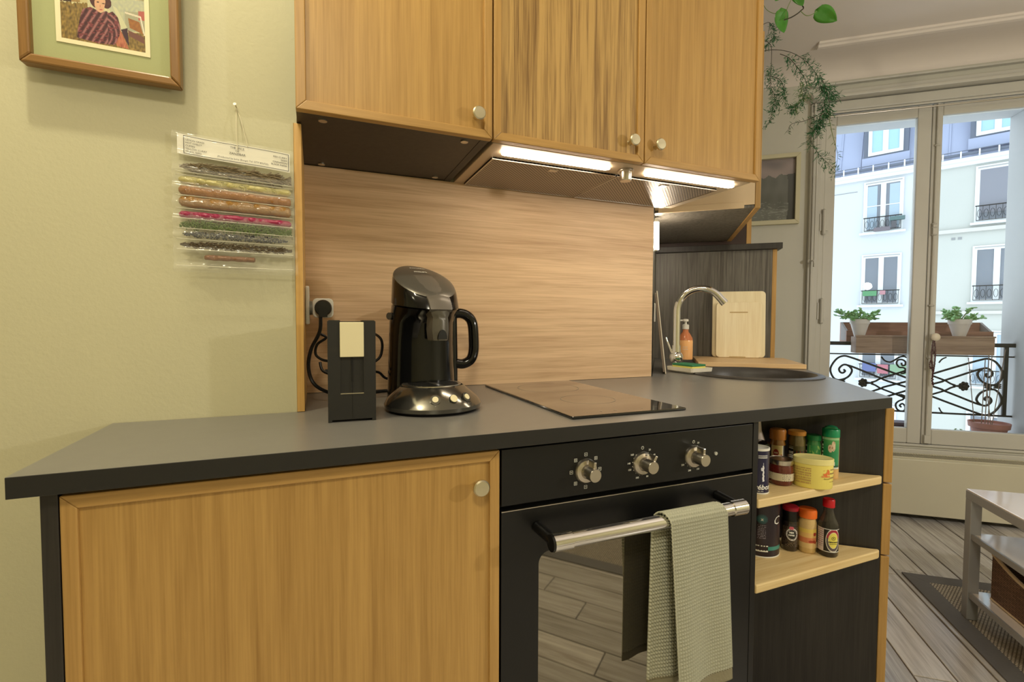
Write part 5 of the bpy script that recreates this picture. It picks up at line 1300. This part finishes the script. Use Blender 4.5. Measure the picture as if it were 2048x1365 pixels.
# ================================================================== BUILDING ACROSS THE STREET
FA = radians(-66); FDIST = 21.9
eF = Vector((cos(FA), sin(FA), 0)); nF = Vector((-sin(FA), cos(FA), 0))
def FT(name, label, cat): return thing(name, label, cat, eF*0+nF*FDIST+Vector((0, 0, 0)), FA)
FW = mat('facade_render', (176, 180, 183), .85, bump=.1, bscale=3, var=.02, vscale=.8); FW2 = mat('facade_cream', (166, 168, 162), .85, bump=.1, bscale=3, var=.04, vscale=.8)
ZINC = mat('zinc_roof', (138, 147, 170), .5, .1, var=.06, vscale=.5); ZIND = mat('zinc_dark', (82, 90, 104), .5, .2, var=.05); FWH = mat('facade_white_trim', (198, 202, 202), .6, var=.01)
DKG = mat('dark_window_glass', (100, 106, 114), .08, var=.1, vscale=2); CURT = mat('window_curtain', (146, 162, 174), .7, var=.06, vscale=3); BLD = mat('roller_blind', (114, 116, 124), .7, var=.02)
def fbuild(t, s0, s1, zcorn, wallm, zbase=-12):
    obj('wall', bx(s0, s1, 0, 3, zbase, zcorn), wallm, t)
    b = MB(); b.box(s0, s1, -.16, 0, zcorn-.02, zcorn+.10); b.box(s0, s1, -.10, 0, zcorn-.14, zcorn-.02); obj('cornice', b, FWH, t)
    z2 = zcorn+.10
    b = MB(); b.loft([[(s0, -.02, z2), (s0, 3, z2), (s0, 3, z2+4), (s0, 1.25, z2+4)], [(s1, -.02, z2), (s1, 3, z2), (s1, 3, z2+4), (s1, 1.25, z2+4)]]); obj('roof', b, ZINC, t)
    k = s0+.3
    while k < s1:
        b = MB(); b.loft([[(k, -.05, z2+.02), (k+.04, -.05, z2+.02), (k+.04, 0, z2), (k, 0, z2)], [(k, 1.22, z2+4), (k+.04, 1.22, z2+4), (k+.04, 1.27, z2+4), (k, 1.27, z2+4)]]); obj('roof_seam', b, ZINC, t); k += .62
    b = MB(); b.loft([[(s, -.20+.07*cos(a), z2+.13+.08*sin(a)) for a in [pi+pi*j/8 for j in range(9)]]+[(s, -.20+.06*cos(a), z2+.135+.07*sin(a)) for a in [2*pi-pi*j/8 for j in range(9)]] for s in (s0, s1)]); obj('gutter', b, ZIND, t)
    obj('gutter_rail', bx(s0, s1, -.30, -.275, z2+.18, z2+.205), ZIND, t)
    k = s0+.15
    while k < s1: obj('gutter_bracket', bx(k, k+.04, -.30, -.26, z2-.02, z2+.20), FWH, t); k += .44
def fwin(t, s0, z0_, w_, h_, kind=0, rail=True, sill=True, boxes=()):
    fr_ = MB(); fr_.frame(s0, s0+w_, z0_, z0_+h_, .06, -.03, .02)
    f = obj('window', fr_, FWH, t)
    obj('reveal', MB().frame(s0-.05, s0+w_+.05, z0_-.03, z0_+h_+.07, .05, -.05, .01), MATS['facade_white_trim'] if kind != 3 else ZIND, f)
    obj('reveal_lintel', bx(s0, s0+w_, -.06, -.03, z0_+h_, z0_+h_+.03), mat('lintel_grey', (150, 148, 146), .8, var=.03), f)  # grey bar across the window head
    if kind == 2: obj('roller_blind', bx(s0+.02, s0+w_-.02, -.028, -.012, z0_+h_*.16, z0_+h_-.02), BLD, f); obj('pane', bx(s0+.05, s0+w_-.05, -.01, -.002, z0_+.05, z0_+h_*.2), DKG, f)
    else:
        c_ = s0+w_/2; obj('mullion', bx(c_-.075, c_+.075, -.04, 0, z0_+.06, z0_+h_-.06), FWH, f)
        for a_, b_ in ((s0+.06, c_-.075), (c_+.075, s0+w_-.06)):
            obj('pane', bx(a_, b_, -.012, -.004, z0_+.06, z0_+h_-.06), CURT if kind == 4 else DKG, f)
            if kind == 0:
                q = .74; lo, hi = (a_, a_+(b_-a_)*q) if a_ < c_ else (b_-(b_-a_)*q, b_); obj('curtain', bx(lo, hi, -.018, -.013, z0_+.10, z0_+h_-.10), CURT, f)
                obj('glazing_bar', bx(a_, b_, -.03, -.019, z0_+h_*.52, z0_+h_*.52+.03), FWH, f)
    if sill: obj('sill', bx(s0-.14, s0+w_+.14, -.16, 0, z0_-.10, z0_-.03), FWH, t)
    if rail:
        b = MB(); zr = z0_+.48; y = -.13
        b.box(s0-.03, s0+w_+.03, y-.02, y+.02, zr, zr+.03); b.box(s0, s0+w_, y-.008, y+.008, z0_+.02, z0_+.04)
        k = 0; n_ = 7
        for k in range(n_+1): x = s0+w_*k/n_; b.box(x-.006, x+.006, y-.006, y+.006, z0_+.02, zr)
        for k in range(n_):
            x = s0+w_*(k+.5)/n_; pts = [(x+.05*cos(a), y, z0_+.25+.13*sin(a)) for a in [2*pi*j/12 for j in range(13)]]; b.tube(pts, .006, 4)
        o = obj('window_rail', b, IRON, f)
    for (bx0, bx1, bzz, hh_, rgb) in boxes:
        b = MB(); b.prism([(bx0, -.30), (bx1, -.30), (bx1-.03, -.16), (bx0+.03, -.16)], z0_+bzz, z0_+bzz+hh_); obj('window_box', b, mat('box_%d_%d_%d' % rgb, rgb, .7, var=.05), f)
def dormer(t, s0, w_, z0_):
    f = obj('dormer', bx(s0-.14, s0+w_+.14, -.02, 1.2, z0_-.05, z0_+1.75), ZIND, t); obj('apron', bx(s0-.18, s0+w_+.18, -.05, .1, z0_-.42, z0_-.05), ZINC, f)
    obj('window', MB().frame(s0, s0+w_, z0_, z0_+1.6, .11, -.07, -.02), FWH, f)
    c_ = s0+w_/2; obj('mullion', bx(c_-.08, c_+.08, -.06, -.02, z0_+.11, z0_+1.49), FWH, f)
    for a_, b_ in ((s0+.11, c_-.08), (c_+.08, s0+w_-.11)): obj('pane', bx(a_, b_, -.04, -.03, z0_+.11, z0_+1.49), mat('sky_pane', (136, 170, 184), .1, var=.04), f)
t = FT('white_apartment_building', 'bright white apartment building with grey zinc roof seen through the left pane', 'building')
fbuild(t, -9.0, -.98, 6.50, FW)
for z0_, kd, bxs in ((4.45, 0, ((-2.15, -1.72, .30, .13, (74, 96, 96)), (-2.1, -1.95, .05, .22, (70, 70, 74)), (-2.6, -2.12, -.03, .13, (96, 90, 96)))), (1.80, 1, ((-2.86, -2.45, .30, .18, (72, 122, 84)), (-2.36, -2.2, .34, .14, (150, 108, 114)))), (-.90, 1, ((-2.8, -2.4, .25, .3, (80, 90, 130)), (-2.36, -2.05, .2, .32, (148, 90, 98)), (-2.0, -1.5, .2, .34, (108, 134, 108)))), (-3.6, 1, ())):
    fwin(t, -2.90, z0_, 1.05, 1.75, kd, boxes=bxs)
    for s0_ in (-5.6, -8.3): fwin(t, s0_, z0_, 1.05, 1.75, kd)
dormer(t, -2.86, 1.0, 7.20); dormer(t, -5.8, 1.0, 7.20)
b = MB(); b.box(-4.2, -3.15, -.012, 0, 5.98, 6.0); b.box(-1.55, -.98, -.012, 0, 6.02, 6.04); obj('string_line', b, mat('hairline', (128, 130, 130), .8, var=.02), t)
t = FT('cream_apartment_building', 'cream apartment building with roller blind and zinc roof seen through the right pane', 'building')
fbuild(t, -.97, 7.0, 6.44, FW2)
obj('string_course', bx(-.97, 7.0, -.10, 0, 4.12, 4.24), mat('weathered_ledge', (176, 174, 168), .8, var=.08), t); obj('string_course', bx(-.97, 7.0, -.10, 0, 1.42, 1.52), MATS['weathered_ledge'], t)
for z0_, kd in ((4.42, 2), (1.84, 1), (-.92, 4), (-3.6, 1)):
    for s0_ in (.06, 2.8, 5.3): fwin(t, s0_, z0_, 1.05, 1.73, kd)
dormer(t, -.02, 1.0, 7.20); dormer(t, 2.8, 1.0, 7.20)
obj('air_brick', bx(-.52, -.42, -.01, 0, 3.90, 3.98), MATS['hairline'], t); obj('air_brick', bx(-.36, -.26, -.01, 0, 3.90, 3.98), MATS['hairline'], t)
